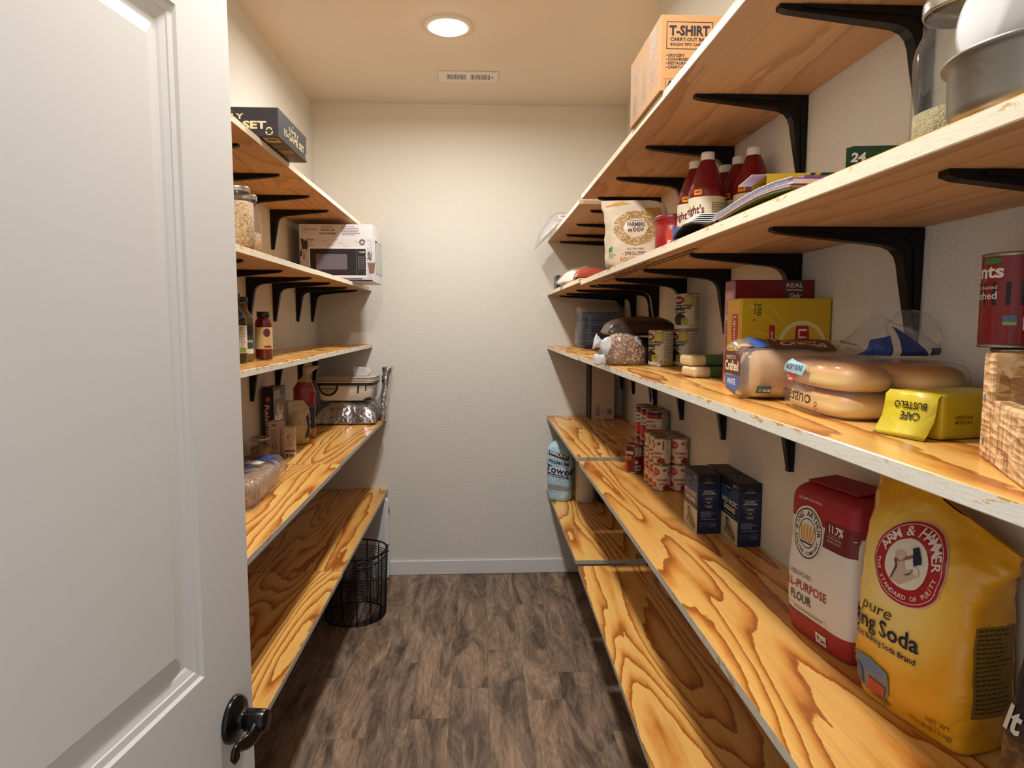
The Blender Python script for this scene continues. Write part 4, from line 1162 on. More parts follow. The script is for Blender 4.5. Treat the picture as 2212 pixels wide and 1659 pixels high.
# yellow tea box
t = carton('tea_box', 'yellow tea box with a red logo and sunburst, standing behind the sliced loaf', 'box', 0.514, 0.697, 1.306, 1.378, Z3, 0.181, rgb(214, 176, 30, 0.35), bevel=0.003)
w, h, d = 0.183, 0.181, 0.072
YL = (236, 214, 110)
it = []
cx_, cy_ = 0.125, 0.088
for k in range(18):
    a = math.radians(10 + k * 10 + (3 if k % 2 else 0))
    r0, r1 = 0.046, 0.10 + 0.035 * (k % 3)
    pts = [(cx_ + r * math.cos(a + s), cy_ + r * math.sin(a + s)) for r, s in ((r0, -0.03), (r1, -0.022), (r1, 0.022), (r0, 0.03))]
    if all(0.014 < p[0] < w - 0.004 and p[1] < h - 0.004 for p in pts): it.append(P_(pts, (224, 192, 64), 0))
it += [RING_(cx_, cy_, 0.041, 0.049, (238, 224, 160), 1, 40), E_(cx_, cy_, 0.041, 0.041, (222, 186, 44), 1, 32)]
it += [P_([(0.110, 0.04), (0.138, 0.04), (0.141, 0.08), (0.137, 0.127), (0.112, 0.127), (0.108, 0.08)], (178, 28, 32), 2), TF('Lipton', 0.117, 0.122, 0.075, 0.017, WHITE, 3, 0.015, rot=-math.pi / 2)]
it += [TF('100', 0.0325, 0.172, 0.022, 0.009, (40, 52, 40), 1, 0.01, rot=-math.pi / 2), TF('TEA BAGS', 0.0265, 0.172, 0.022, 0.0038, (40, 52, 40), 1, 0.02, rot=-math.pi / 2), RING_(0.027, 0.138, 0.0016, 0.0026, (70, 80, 40), 1, 12),
       R_(0.058, 0.02, 0.069, 0.128, (178, 38, 32), 1), TF("AMERICA'S FAVORITE", 0.0605, 0.116, 0.09, 0.0055, WHITE, 2, 0.01, rot=-math.pi / 2), TF('BLACK TEA', 0.051, 0.088, 0.06, 0.005, (40, 44, 36), 1, 0.02, rot=-math.pi / 2), TF('NET WT 8 OZ', 0.026, 0.088, 0.05, 0.004, (60, 60, 40), 1, 0, rot=-math.pi / 2)]
prints(t, FF(t), it)
prints(t, FL(t), [R_(0.006, 0.004, 0.069, 0.176, (226, 178, 52)), P_([(0.030, 0.095), (0.058, 0.095), (0.062, 0.122), (0.058, 0.15), (0.030, 0.15), (0.026, 0.122)], (190, 40, 30), 1), TF('Lipton', 0.037, 0.147, 0.05, 0.014, WHITE, 2, 0.015, rot=-math.pi / 2), R_(0.03, 0.02, 0.045, 0.055, (200, 60, 40), 1)])
prints(t, FT(t), LINES_(0.05, 0.052, 0.09, 4, 0.011, 0.006, (86, 74, 30), 0, 3))

# sliced white loaf in its bag
t = thing('bread_loaf', 'bagged white loaf with a brown and blue label on its end', 'bread', (0.565, 1.168, Z3))
M_CRUST = crumpled('loaf_crust', (206, 160, 104), 0.7, 0.0, 12, 0.15)
M_CRUMB = rgb(232, 212, 176, 0.85)
def loaf_loft(L0, L1, hw, hh, seed, amp, m=22, ends=True):
    """skin around the x axis"""
    keys = []
    if ends:
        ks = [(0.0, 0.70), (0.03, 0.92), (0.10, 1.0), (0.4, 1.0), (0.7, 0.98), (0.92, 0.9), (1.0, 0.6)]
    else: ks = [(0.0, 0.97), (0.03, 1.0), (0.97, 1.0), (1.0, 0.97)]
    ks = [(f, s) for f, s in ks]
    secs = interp_secs([(L0 + (L1 - L0) * f, 0, 0, hw * s, hh * s) for f, s in ks], m)
    mb = superloft(secs, 40, e=3.6, seed=seed, amp=amp, freq=24)
    # z axis of the loft becomes x
    mb.v = [(z, -x, y) for x, y, z in mb.v]
    return mb
lf = loaf_loft(-0.100, 0.110, 0.056, 0.042, 1, 0.002)
lf.v = [(x, y, z + 0.0440 + (0.008 if z > 0.02 else 0) * (1 - (y / 0.06) ** 2) + (0.011 * y / 0.06 if z > 0.0 else 0)) for x, y, z in lf.v]
lf.build('loaf', M_CRUST, t)
bg = loaf_loft(-0.116, 0.125, 0.064, 0.0455, 4, 0.005)
bg.v = [(x, y, max(0.0008, z + 0.0465 + (0.007 if z > 0.02 else 0) * (1 - (y / 0.06) ** 2) + (0.012 * y / 0.06 if z > 0.0 else 0))) for x, y, z in bg.v]
bg.build('bag', film('bread_bag_film', (0.97, 0.96, 0.94), 0.13, 0.16, 0.7, 30), t)
bt = bg.bvh()
BRN = (92, 44, 36)
mp = bvh_map(bt, (-0.13, 0.064, 0.0), (0, -1, 0), (0, 0, 1))
prints(t, mp, [P_([(0.018, 0.042), (0.096, 0.042), (0.098, 0.092), (0.020, 0.088)], BRN, 0), P_([(0.026, 0.040), (0.092, 0.040), (0.088, 0.018), (0.060, 0.005), (0.032, 0.016)], (74, 100, 158), 0),
               TF('PERFECTLY', 0.034, 0.069, 0.044, 0.006, (222, 196, 150), 1, 0.01), TF('Crafted', 0.028, 0.049, 0.062, 0.017, (236, 214, 170), 1, 0.03), TF('WHITE', 0.040, 0.024, 0.038, 0.010, WHITE, 1, 0.02), TF("Nature's", 0.034, 0.083, 0.045, 0.010, (214, 176, 80), 2, 0.02, shear=0.25)], 0.008)
mp = bvh_map(bt, (-0.12, -0.08, 0.0), (1, 0, 0), (0, 0, 1))
prints(t, mp, [R_(0.022, 0.014, 0.046, 0.026, (50, 80, 110), 0), E_(0.028, 0.02, 0.004, 0.004, (80, 140, 90), 1, 10), TF('NON GMO', 0.033, 0.017, 0.012, 0.004, WHITE, 1, 0.02)], 0.008)
mp = bvh_map(bt, (-0.11, -0.06, 0.12), (1, 0, 0), (0, 1, 0))
prints(t, mp, [P_([(0.05, 0.022), (0.16, 0.022), (0.17, 0.10), (0.06, 0.10)], (98, 62, 40), 0), R_(0.02, 0.03, 0.05, 0.09, (60, 92, 160), 0), TF('Perfectly', 0.066, 0.062, 0.08, 0.014, (206, 180, 130), 1, 0.02), TF('Crafted', 0.070, 0.036, 0.08, 0.018, (222, 196, 150), 1, 0.03), E_(0.205, 0.06, 0.015, 0.02, (70, 96, 110), 0)], 0.010)

# pack of long rolls
t = thing('bun_pack', 'clear bag of golden sandwich rolls stacked two high', 'bread', (0.578, 0.968, Z3), math.radians(-7.5))
M_BUN = None
kb = NT('bun_crust'); vv = kb.coords()
_g = kb.n('SeparateXYZ'); _tc2 = kb.n('TexCoord'); kb.l(_tc2.outputs['Generated'], _g.inputs[0])
_nz = kb.n('TexNoise', i_Scale=14.0, i_Detail=3.0); kb.l(vv, _nz.inputs['Vector'])
_h = kb.math('ADD', _g.outputs[2], kb.math('MULTIPLY', _nz.outputs[0], 0.25))
kb.l(kb.ramp(_h, [(0.2, s2l((216, 172, 100))), (0.5, s2l((240, 208, 138))), (0.75, s2l((206, 152, 78))), (1.0, s2l((168, 110, 48)))]), kb.p.inputs['Base Color'])
kb.p.inputs['Roughness'].default_value = 0.5
M_BUN = kb.mat
for lay in range(2):
    for cx_ in (-0.047, 0.050):
        mb = superloft(interp_secs([(0.0, 0, 0, 0.036, 0.098, 3.0), (0.004, 0, 0, 0.046, 0.107, 3.0), (0.018, 0, 0, 0.0485, 0.110, 2.8), (0.030, 0, 0, 0.042, 0.102, 2.8), (0.037, 0, 0, 0.024, 0.08, 2.6), (0.038, 0, 0, 0.006, 0.02, 2.4)], 14), 40, seed=lay * 3 + cx_ * 20, amp=0.002, freq=18)
        mb.v = [(x + cx_, y, z + 0.0025 + lay * 0.0365) for x, y, z in mb.v]
        mb.build('bun', M_BUN, t)
bg = superloft(interp_secs([(0.0008, 0, 0, 0.094, 0.105, 4), (0.008, 0, 0, 0.104, 0.1155, 4), (0.036, 0, 0, 0.103, 0.115, 4), (0.066, 0, 0, 0.102, 0.113, 4), (0.078, 0, 0, 0.085, 0.10, 4), (0.0805, 0, 0, 0.03, 0.04, 3)], 20), 56, seed=5, amp=0.003, freq=22)
bg.build('bag', M_FILM, t)
bt = bg.bvh(); mp = bvh_map(bt, (-0.12, 0.11, 0.0), (0, -1, 0), (0, 0, 1))
CH = (62, 36, 24)
prints(t, mp, [TF('artesano', 0.024, 0.018, 0.146, 0.019, CH, 3, 0.01), P_([(0.064, 0.040), (0.090, 0.042), (0.094, 0.056), (0.068, 0.056)], (176, 36, 34), 0), TF('Sara', 0.068, 0.045, 0.022, 0.007, WHITE, 1, 0.02, shear=0.2), TF('8', 0.176, 0.010, 0.008, 0.013, (150, 70, 40), 1, 0.0),
               P_([(0.03, 0.058), (0.13, 0.055), (0.14, 0.070), (0.05, 0.076)], (150, 180, 196), 0), TF('BAKERY BUNS', 0.05, 0.061, 0.075, 0.008, (60, 70, 84), 1, 0.01), TF('Made with a touch of', 0.128, 0.046, 0.05, 0.004, (150, 80, 60), 1), TF('Real butter', 0.130, 0.038, 0.045, 0.006, (150, 80, 60), 1)], 0.008)

# blue-and-clear bread bag behind the rolls
t = thing('bread_bag', 'half-empty clear bread bag with blue panels behind the rolls', 'bag', (0.612, 1.085, Z3 + 0.0), 0)
t.location = (0.628, 1.0, Z3 + 0.083)
bm_ = superloft(interp_secs([(0.0008, 0.0, 0, 0.064, 0.05), (0.010, 0, 0, 0.068, 0.055), (0.026, -0.004, 0, 0.058, 0.045), (0.042, -0.012, 0, 0.034, 0.026), (0.056, -0.018, 0, 0.010, 0.012), (0.064, -0.012, 0, 0.003, 0.004)], 16), 40, e=2.6, seed=17, amp=0.007, freq=30)
bm_.build('bag_skin', M_FILM, t)
bt = bm_.bvh(); mp = bvh_map(bt, (-0.07, -0.07, 0.0), (1, 0, 0), (0, 0, 1))
prints(t, mp, [P_([(0.006, 0.002), (0.040, 0.002), (0.042, 0.030), (0.018, 0.024)], (44, 66, 124), 0), P_([(0.052, 0.002), (0.098, 0.002), (0.080, 0.020), (0.060, 0.040), (0.054, 0.044)], (44, 66, 124), 0), R_(0.1, 0.003, 0.125, 0.012, (44, 66, 110), 0)], 0.006)
bm_ = superloft(interp_secs([(0.001, 0.035, 0.0, 0.03, 0.03), (0.02, 0.038, 0, 0.034, 0.034), (0.045, 0.036, 0, 0.034, 0.028), (0.064, 0.034, 0, 0.022, 0.014), (0.070, 0.03, 0, 0.006, 0.004)], 14), 30, e=2.2, seed=21, amp=0.006, freq=40)
bm_.build('bag_end', M_FILM, t)

# yellow coffee brick
t = thing('coffee_brick', 'yellow vacuum coffee brick lying on its side with black lettering', 'packet', (0.566, 0.768, Z3), math.radians(14))
M_YEL = crumpled('yellow_foil_pack', (208, 186, 30), 0.38, 0.0, 30, 0.3)
MB().box(-0.062, 0.062, -0.036, 0.036, 0.0006, 0.052).build('brick', M_YEL, t, bevel=0.005, seg=3)
# folded end flap, bent down over the end
fl = MB()
pts = [(-0.062, 0.0525), (-0.068, 0.0475), (-0.0690, 0.036), (-0.0720, 0.022), (-0.082, 0.006), (-0.086, 0.0012)]
vs = []
for (x, z) in pts:
    for y in (-0.035, 0.036):
        vs.append((x, y, z)); vs.append((x + 0.0012, y, z + 0.0006))
fs = []
for i in range(len(pts) - 1):
    k = i * 4
    fs += [(k, k+4, k+6, k+2), (k+1, k+3, k+7, k+5), (k, k+1, k+5, k+4), (k+2, k+6, k+7, k+3)]
fs += [(0, 2, 3, 1), (len(pts)*4-4, len(pts)*4-3, len(pts)*4-1, len(pts)*4-2)]
fl.add(vs, fs, 0, True).build('end_flap', M_YEL, t, fix=True)
bt = fl.bvh(); mp = bvh_map(bt, (-0.075, 0.036, 0.0), (0, -1, 0), (0, 0, 1))
KB = (40, 34, 14)
prints(t, mp, [TF('CAFE', 0.053, 0.029, 0.026, 0.009, KB, 1, 0.02, rot=math.pi), TF('BUSTELO', 0.060, 0.041, 0.044, 0.008, KB, 1, 0.02, rot=math.pi)], 0.006)
mp = plane_map((-0.062, -0.0362, 0.0), (1, 0, 0), (0, 0, 1))
prints(t, mp, [TF('VACUUM', 0.045, 0.022, 0.026, 0.004, (110, 92, 20), 1, 0.01, rot=math.pi), TF('PACKED', 0.045, 0.028, 0.026, 0.004, (110, 92, 20), 1, 0.01, rot=math.pi), TF('CAFE BUSTELO', 0.118, 0.038, 0.06, 0.009, KB, 1, 0.03, rot=math.pi), RING_(0.068, 0.022, 0.007, 0.010, KB, 1, 20)])

# strand-board crate
k = NT('strand_board'); v = k.coords()
vo = k.n('TexVoronoi', i_Scale=1.0); mm = k.n('Mapping'); mm.inputs['Rotation'].default_value = (0.15, 0.5, 0.2); mm.inputs['Scale'].default_value = (34, 90, 210); k.l(v, mm.inputs['Vector']); k.l(mm.outputs[0], vo.inputs['Vector'])
vo2 = k.n('TexVoronoi', i_Scale=1.0); mm2 = k.n('Mapping'); mm2.inputs['Rotation'].default_value = (-0.2, 0.35, -0.15); mm2.inputs['Scale'].default_value = (190, 90, 36); k.l(v, mm2.inputs['Vector']); k.l(mm2.outputs[0], vo2.inputs['Vector'])
s1 = k.n('SeparateColor'); k.l(vo.outputs['Color'], s1.inputs[0]); s2 = k.n('SeparateColor'); k.l(vo2.outputs['Color'], s2.inputs[0])
mxx = k.math('MULTIPLY', k.math('ADD', s1.outputs[0], s2.outputs[1]), 0.5)
k.l(k.ramp(mxx, [(0.15, s2l((150, 104, 60))), (0.5, s2l((204, 160, 108))), (0.85, s2l((226, 190, 142)))]), k.p.inputs['Base Color'])
k.p.inputs['Roughness'].default_value = 0.8
k.bump(k.math('ADD', mxx, k.math('MULTIPLY', vo.outputs['Distance'], 0.6)), 0.9, 0.004)
M_OSB = k.mat
t = thing('strand_board_crate', 'small open crate of coarse strand board at the near end of the middle shelf', 'crate', (0.496, 0.637, Z3), math.atan2(-0.139, -0.069))
mb = MB().box(0.0, 0.036, 0.0, 0.036, 0.0006, 0.104); mb.build('corner_post', M_OSB, t, bevel=0.003)
for x0, y0 in ((0.0, 0.114), (0.194, 0.0), (0.194, 0.114)):
    MB().box(x0, x0 + 0.036, y0, y0 + 0.036, 0.0006, 0.104).build('corner_post', M_OSB, t, bevel=0.003)
MB().box(0.037, 0.193, 0.0, 0.018, 0.0006, 0.060).build('side_panel', M_OSB, t, bevel=0.003)
MB().box(0.037, 0.193, 0.132, 0.150, 0.0006, 0.060).build('side_panel', M_OSB, t, bevel=0.003)
MB().box(0.0, 0.018, 0.037, 0.113, 0.0006, 0.060).build('end_panel', M_OSB, t, bevel=0.003)
MB().box(0.212, 0.230, 0.037, 0.113, 0.0006, 0.060).build('end_panel', M_OSB, t, bevel=0.003)
MB().box(0.019, 0.211, 0.019, 0.131, 0.0006, 0.012).build('base_board', M_OSB, t)
prints(t, plane_map((0.0, 0.0, 0.0), (1, 0, 0), (0, 0, 1)), [E_(0.012, 0.060, 0.0035, 0.0035, (112, 124, 150), 1, 14), E_(0.014, 0.018, 0.0035, 0.0035, (112, 124, 150), 1, 14)])

# stacked cans at the near end of the middle shelf
lower = can('blue tin can under the red crushed tomato can', (0.668, 0.800, Z3), 0.0300, 0.101, rgb(50, 92, 150, 0.35), [R_(-0.03, 0.06, 0.03, 0.09, (210, 214, 220), 0)])
up_it = [R_(-0.12, 0.052, 0.12, 0.080, (24, 22, 24), 0), R_(-0.12, 0.0052, 0.12, 0.052, (142, 26, 32), 0), TF("hunts", -0.098, 0.086, 0.062, 0.016, WHITE, 1, 0.03), TF('crushed', -0.088, 0.060, 0.046, 0.009, (226, 220, 206), 1, 0.02), TF('fire roasted', -0.082, 0.072, 0.04, 0.005, (226, 220, 206), 1, 0.01),
         R_(-0.034, 0.028, -0.020, 0.040, (90, 120, 160), 1), R_(-0.034, 0.028, -0.020, 0.032, (170, 176, 70), 2), R_(-0.014, 0.022, 0.012, 0.038, (226, 224, 218), 1), E_(-0.050, 0.106, 0.012, 0.004, (66, 130, 60), 1, 16)] + BARS_(-0.012, 0.025, 0.021, 0.010, (30, 30, 30), 2, 4)
can('red and black tomato can stacked above the strand-board crate', (0.6625, 0.806, Z3 + 0.1014), 0.0365, 0.116, rgb(132, 24, 32, 0.35), up_it, toward_cam(0.66, 0.806) + 0.62)

# ================================================================== right side, fourth shelf
Z4, Z4B = ZR[4], ZRB[4]
t = carton('white_carton', 'tall narrow white cardboard box against the back wall on the fourth right-hand shelf', 'box', 0.640, 0.765, 3.775, 3.850, Z4B, 0.37, rgb(206, 190, 172, 0.6))
it = BARS_(0.085, 0.03, 0.026, 0.032, (40, 36, 34), 0, 6) + [RING_(0.062, 0.045, 0.005, 0.007, (120, 106, 96), 0, 14)]
for k_ in range(7): it += [R_(0.018 + k_ * 0.004, 0.018, 0.020 + k_ * 0.004, 0.03 + 0.06 * ((k_ * 37 % 10) / 10.0 + 0.3), (96, 82, 74), 0)]
it += [R_(0.0, 0.0, 0.003, 0.37, (170, 130, 100), 0)]
prints(t, FF(t), it)
o = MB().box(0.629, 0.636, 3.80, 3.93, Z4B + 0.0005, Z4B + 0.36).build('cutting_board', rgb(22, 22, 24, 0.5), bevel=0.002)
tag(o, 'thin black board standing left of the tall white box', 'board')

def sauce_items():
    it = [R_(-0.128, 0.078, 0.128, 0.112, (150, 28, 34), 0), R_(-0.128, 0.052, 0.030, 0.090, (222, 214, 198), 1), R_(-0.128, 0.006, 0.128, 0.052, (158, 34, 36), 0), E_(-0.02, 0.03, 0.020, 0.018, (196, 58, 44), 1, 20), E_(0.006, 0.022, 0.016, 0.014, (176, 40, 34), 2, 20), R_(0.030, 0.008, 0.075, 0.110, (196, 188, 172), 2),
          TF('TOMATO', -0.045, 0.074, 0.05, 0.009, (36, 30, 28), 2, 0.02), TF('SAUCE', -0.045, 0.058, 0.055, 0.011, (36, 30, 28), 2, 0.02), R_(-0.128, 0.104, 0.03, 0.112, (36, 24, 24), 1), P_([(0.0, 0.045), (0.0016, 0.045), (0.02, 0.02), (0.018, 0.02)], (226, 200, 180), 3)]
    it += [TF('Nutrition Facts', 0.033, 0.101, 0.038, 0.005, (30, 28, 28), 3, 0.03)] + LINES_(0.033, 0.093, 0.038, 13, 0.0062, 0.0026, (70, 62, 58), 3, 5)
    return it
gS = 'stacked cans of tomato sauce'
SR, SH = 0.041, 0.118
s0 = None
for i, y in enumerate((2.437, 2.521, 2.605)):
    for lv in range(2):
        lb = 'red and white tomato sauce can, %s in the %s stack of three' % (('upper', 'lower')[lv == 0], ('nearest', 'middle', 'farthest')[i])
        loc = (0.657, y, Z4 + lv * (SH + 0.0004))
        if s0 is None: s0 = can(lb, loc, SR, SH, rgb(158, 34, 36, 0.35), sauce_items(), group=gS); s0.rotation_euler.z -= 0.35; rzs = s0.rotation_euler.z
        else: copy_tree(s0, loc, rzs + 0.02 * i, lb)

def paste_items(side):
    it = [E_(-0.020, 0.064, 0.0125, 0.0125, (186, 40, 38), 1, 22), TF('NATURAL', -0.030, 0.066, 0.020, 0.0034, WHITE, 2, 0.02), TF('VALUE', -0.027, 0.0605, 0.014, 0.0034, WHITE, 2, 0.02), TF('tomato', -0.016, 0.034, 0.040, 0.0095, (170, 40, 40), 1, 0.03), TF('paste', -0.006, 0.022, 0.026, 0.007, (170, 40, 40), 1, 0.03), E_(-0.028, 0.020, 0.010, 0.009, (206, 74, 50), 1, 18), E_(0.010, 0.070, 0.007, 0.005, (96, 122, 66), 1, 14), E_(0.02, 0.012, 0.016, 0.010, (140, 28, 34), 1, 20), E_(-0.04, 0.05, 0.006, 0.012, (200, 60, 46), 1, 16), R_(0.030, 0.008, 0.052, 0.082, (216, 210, 198), 1), R_(0.022, 0.05, 0.028, 0.08, (176, 50, 44), 1)]
    rn = random.Random(3)
    for k in range(12): it.append(E_(rn.uniform(-0.04, 0.03), rn.uniform(0.008, 0.08), 0.0016, 0.0024, rn.choice(((120, 140, 80), (206, 80, 60), (226, 180, 90))), 0, 8))
    it += [TF('Nutrition', 0.032, 0.077, 0.018, 0.004, (30, 28, 28), 2, 0.03)] + LINES_(0.032, 0.071, 0.018, 11, 0.0055, 0.0022, (80, 74, 70), 2, 7)
    return it
gP = 'small stacked tomato paste cans'
PRr, PHh = 0.0290, 0.0885
p0 = None
for ci, x in enumerate((0.609, 0.6685)):
    for ri, y in enumerate((2.192, 2.252, 2.312)):
        for lv in range(2):
            lb = 'small cream tomato paste can, %s level, %s row, %s column' % (('lower', 'upper')[lv], ('nearest', 'second', 'farthest')[ri], ('aisle-side', 'wall-side')[ci])
            loc = (x, y, Z4 + lv * (PHh + 0.0004))
            if p0 is None: p0 = can(lb, loc, PRr, PHh, rgb(224, 206, 180, 0.35), paste_items(0), group=gP); rzp = p0.rotation_euler.z
            else: copy_tree(p0, loc, rzp + (-0.75 if (lv == 1 and ci == 0) else 0.05 * ri), lb)
hit_ = [R_(-0.105, 0.050, 0.002, 0.064, (206, 158, 60), 1), TF("hunts", -0.034, 0.072, 0.040, 0.015, WHITE, 1, 0.03), TF('Paste', -0.024, 0.0535, 0.026, 0.007, (70, 30, 20), 2, 0.02, shear=0.2), R_(-0.105, 0.006, -0.012, 0.046, (176, 54, 34), 0), R_(0.014, 0.064, 0.042, 0.098, (190, 184, 170), 1), R_(0.014, 0.010, 0.040, 0.030, (216, 212, 204), 1), R_(0.014, 0.036, 0.026, 0.048, (206, 200, 190), 1)] + LINES_(0.016, 0.093, 0.024, 8, 0.004, 0.0018, (70, 60, 56), 2, 8) + BARS_(0.016, 0.013, 0.022, 0.014, (24, 24, 24), 2, 9)
can('single dark red tomato paste can standing apart on the fourth right-hand shelf', (0.578, 2.462, Z4), 0.0325, 0.1065, rgb(112, 26, 32, 0.35), hit_, toward_cam(0.578, 2.462) - 0.35)

# sardine boxes
NAVY, NAVYB = (24, 40, 72), (16, 24, 44)
sb0 = None
gD = 'dark blue sardine boxes'
for i, (x0, y0, lb) in enumerate(((0.573, 1.712, 'dark blue sardine box standing nearest the aisle, left of the pair by the wall'), (0.640, 1.604, 'dark blue sardine box by the wall, nearest the flour bag'), (0.640, 1.724, 'dark blue sardine box by the wall, hidden behind the nearer one'))):
    w, d, h = 0.0595, 0.115, 0.160
    if sb0 is None:
        t = sb0 = carton('sardine_box', lb, 'box', x0, x0 + w, y0, y0 + d, Z4, h, rgb(*NAVY, 0.32), gD)
        it = [R_(0.001, h - 0.022, w - 0.001, h - 0.0005, (20, 22, 28), 0), E_(w / 2, h - 0.022, 0.011, 0.009, (20, 22, 28), 1, 18), TF('wild planet', w / 2 - 0.013, h - 0.024, 0.026, 0.0042, (150, 160, 176), 2, 0.02), RING_(w / 2, h - 0.018, 0.0045, 0.0052, (120, 140, 180), 2, 16),
              R_(0.006, 0.118, w - 0.006, 0.1186, (150, 160, 180), 1), R_(0.006, 0.105, w - 0.006, 0.1056, (150, 160, 180), 1), TF('OUR WILDLY', 0.017, 0.1128, 0.026, 0.0036, WHITE, 1, 0.02), TF('GOOD PROMISE', 0.013, 0.1072, 0.034, 0.0036, WHITE, 1, 0.02),
              TF('WILDLY GOOD FOR THE', 0.011, 0.0985, 0.038, 0.0026, (140, 150, 172), 1), TF('PLANET', 0.020, 0.0930, 0.020, 0.0036, WHITE, 1, 0.02), TF('WILDLY GOOD FOR', 0.014, 0.0875, 0.032, 0.0026, (140, 150, 172), 1), TF('YOU', 0.0245, 0.0822, 0.011, 0.0036, WHITE, 1, 0.02), TF('WILDLY GOOD', 0.017, 0.0765, 0.026, 0.0026, (140, 150, 172), 1), TF('TASTE', 0.022, 0.0712, 0.016, 0.0036, WHITE, 1, 0.02)]
        it += LINES_(0.009, 0.058, 0.042, 4, 0.0042, 0.0020, (140, 152, 180), 1, 3) + [TF('wildplanetfoods.com', 0.011, 0.039, 0.038, 0.0026, (190, 198, 214), 1), R_(0.008, 0.020, 0.028, 0.0285, (150, 160, 176), 1), R_(0.0086, 0.0206, 0.0274, 0.0279, NAVY, 2), R_(0.034, 0.018, 0.050, 0.031, (150, 160, 176), 1), R_(0.0346, 0.0186, 0.0494, 0.0304, NAVY, 2), TF('NON GMO', 0.036, 0.022, 0.012, 0.004, (190, 198, 214), 3)]
        prints(t, FF(t), it)
        it = [R_(0.0005, h - 0.022, d - 0.0005, h - 0.0005, (20, 22, 28), 0), E_(d * 0.42, h - 0.024, 0.020, 0.012, (20, 22, 28), 1, 20), TF('wild planet', d * 0.42 - 0.015, h - 0.026, 0.030, 0.005, (170, 180, 190), 2, 0.02), TF('6', 0.082, h - 0.017, 0.006, 0.010, (170, 180, 200), 2, 0.03), R_(0.09, h - 0.017, 0.106, h - 0.008, (90, 100, 120), 2),
              R_(0.0005, h - 0.055, d - 0.0005, h - 0.022, (40, 72, 116), 0), TF('WILD PACIFIC', 0.006, 0.0945, 0.102, 0.0125, WHITE, 2, 0.012), TF('SARDINES', 0.018, 0.0775, 0.078, 0.0125, WHITE, 2, 0.012), R_(0.0005, 0.066, d - 0.0005, 0.073, (16, 18, 24), 1), TF('IN EXTRA VIRGIN OLIVE OIL', 0.014, 0.0675, 0.082, 0.004, (170, 176, 186), 2, 0.01),
              R_(0.0005, 0.0005, d - 0.0005, 0.062, (196, 190, 172), 0), P_([(0.022, 0.016), (0.095, 0.004), (0.104, 0.018), (0.060, 0.040), (0.03, 0.034)], (150, 128, 74), 1), P_([(0.03, 0.055), (0.05, 0.058), (0.098, 0.020), (0.09, 0.012), (0.04, 0.034)], (84, 84, 80), 2), P_([(0.04, 0.050), (0.055, 0.050), (0.09, 0.022), (0.085, 0.018)], (150, 150, 140), 3), E_(0.05, 0.017, 0.010, 0.006, (186, 150, 70), 3, 14)]
        prints(t, FL(t), it)
        prints(t, FT(t), [R_(0.0005, 0.0005, w - 0.0005, d - 0.0005, (24, 26, 30), 0)] + [R_(0.008 + k * 0.011, 0.006, 0.0105 + k * 0.011, d - 0.01, (44, 46, 52), 1) for k in range(5)])
    else:
        copy_tree(sb0, (x0 + w / 2, y0 + d / 2, Z4), 0, lb)

# flour bag
t = thing('flour_bag', 'white and red paper bag of flour standing on the fourth right-hand shelf', 'bag', (0.629, 1.104, Z4), math.radians(-81.4))
FW, FD, FH = 0.175, 0.104, 0.285
kf = NT('flour_paper'); vv = kf.coords(); sx = kf.n('SeparateXYZ'); kf.l(vv, sx.inputs[0])
red, wht = s2l((160, 40, 42)), s2l((226, 220, 210))
k1 = kf.math('ADD', kf.math('GREATER_THAN', sx.outputs[2], 0.212), kf.math('LESS_THAN', sx.outputs[2], 0.043))
nz = kf.n('TexNoise', i_Scale=18.0, i_Detail=4.0, i_Distortion=0.8); kf.l(vv, nz.inputs['Vector'])
kf.l(kf.mix(k1, wht, red), kf.p.inputs['Base Color']); kf.p.inputs['Roughness'].default_value = 0.6
kf.bump(nz.outputs[0], 0.5, 0.006)
fb = superloft(interp_secs([(0.001, 0, 0, FW/2 - 0.010, FD/2 - 0.008, 7), (0.008, 0, 0, FW/2 - 0.002, FD/2 - 0.002, 7), (0.05, 0, 0, FW/2 + 0.002, FD/2 + 0.003, 6), (0.12, 0, 0, FW/2 + 0.001, FD/2 + 0.004, 6), (0.20, 0, 0, FW/2, FD/2, 6), (0.245, 0, 0, FW/2 - 0.003, FD/2 - 0.002, 6), (0.262, 0.0, 0.0, FW/2 - 0.007, FD/2 - 0.008, 6), (0.272, 0.0, 0.004, FW/2 - 0.014, FD/2 - 0.022, 5), (0.276, 0.0, 0.006, FW/2 - 0.02, FD/2 - 0.036, 5)], 44), 88, seed=31, amp=0.0035, freq=16)
fb.build('paper_bag', kf.mat, t)
MB().add([(-0.062, -0.030, 0.274), (0.064, -0.028, 0.276), (0.070, 0.026, 0.283), (-0.058, 0.024, 0.281), (-0.062, -0.030, 0.278), (0.064, -0.028, 0.280), (0.070, 0.026, 0.287), (-0.058, 0.024, 0.285)], [(3, 2, 1, 0), (4, 5, 6, 7), (0, 1, 5, 4), (1, 2, 6, 5), (2, 3, 7, 6), (3, 0, 4, 7)]).build('folded_top', rgb(150, 38, 40, 0.6), t, bevel=0.0015)
bt = fb.bvh(); mp = bvh_map(bt, (-FW/2, -FD/2, 0), (1, 0, 0), (0, 0, 1))
INKB = (44, 40, 40); RD = (160, 44, 42)
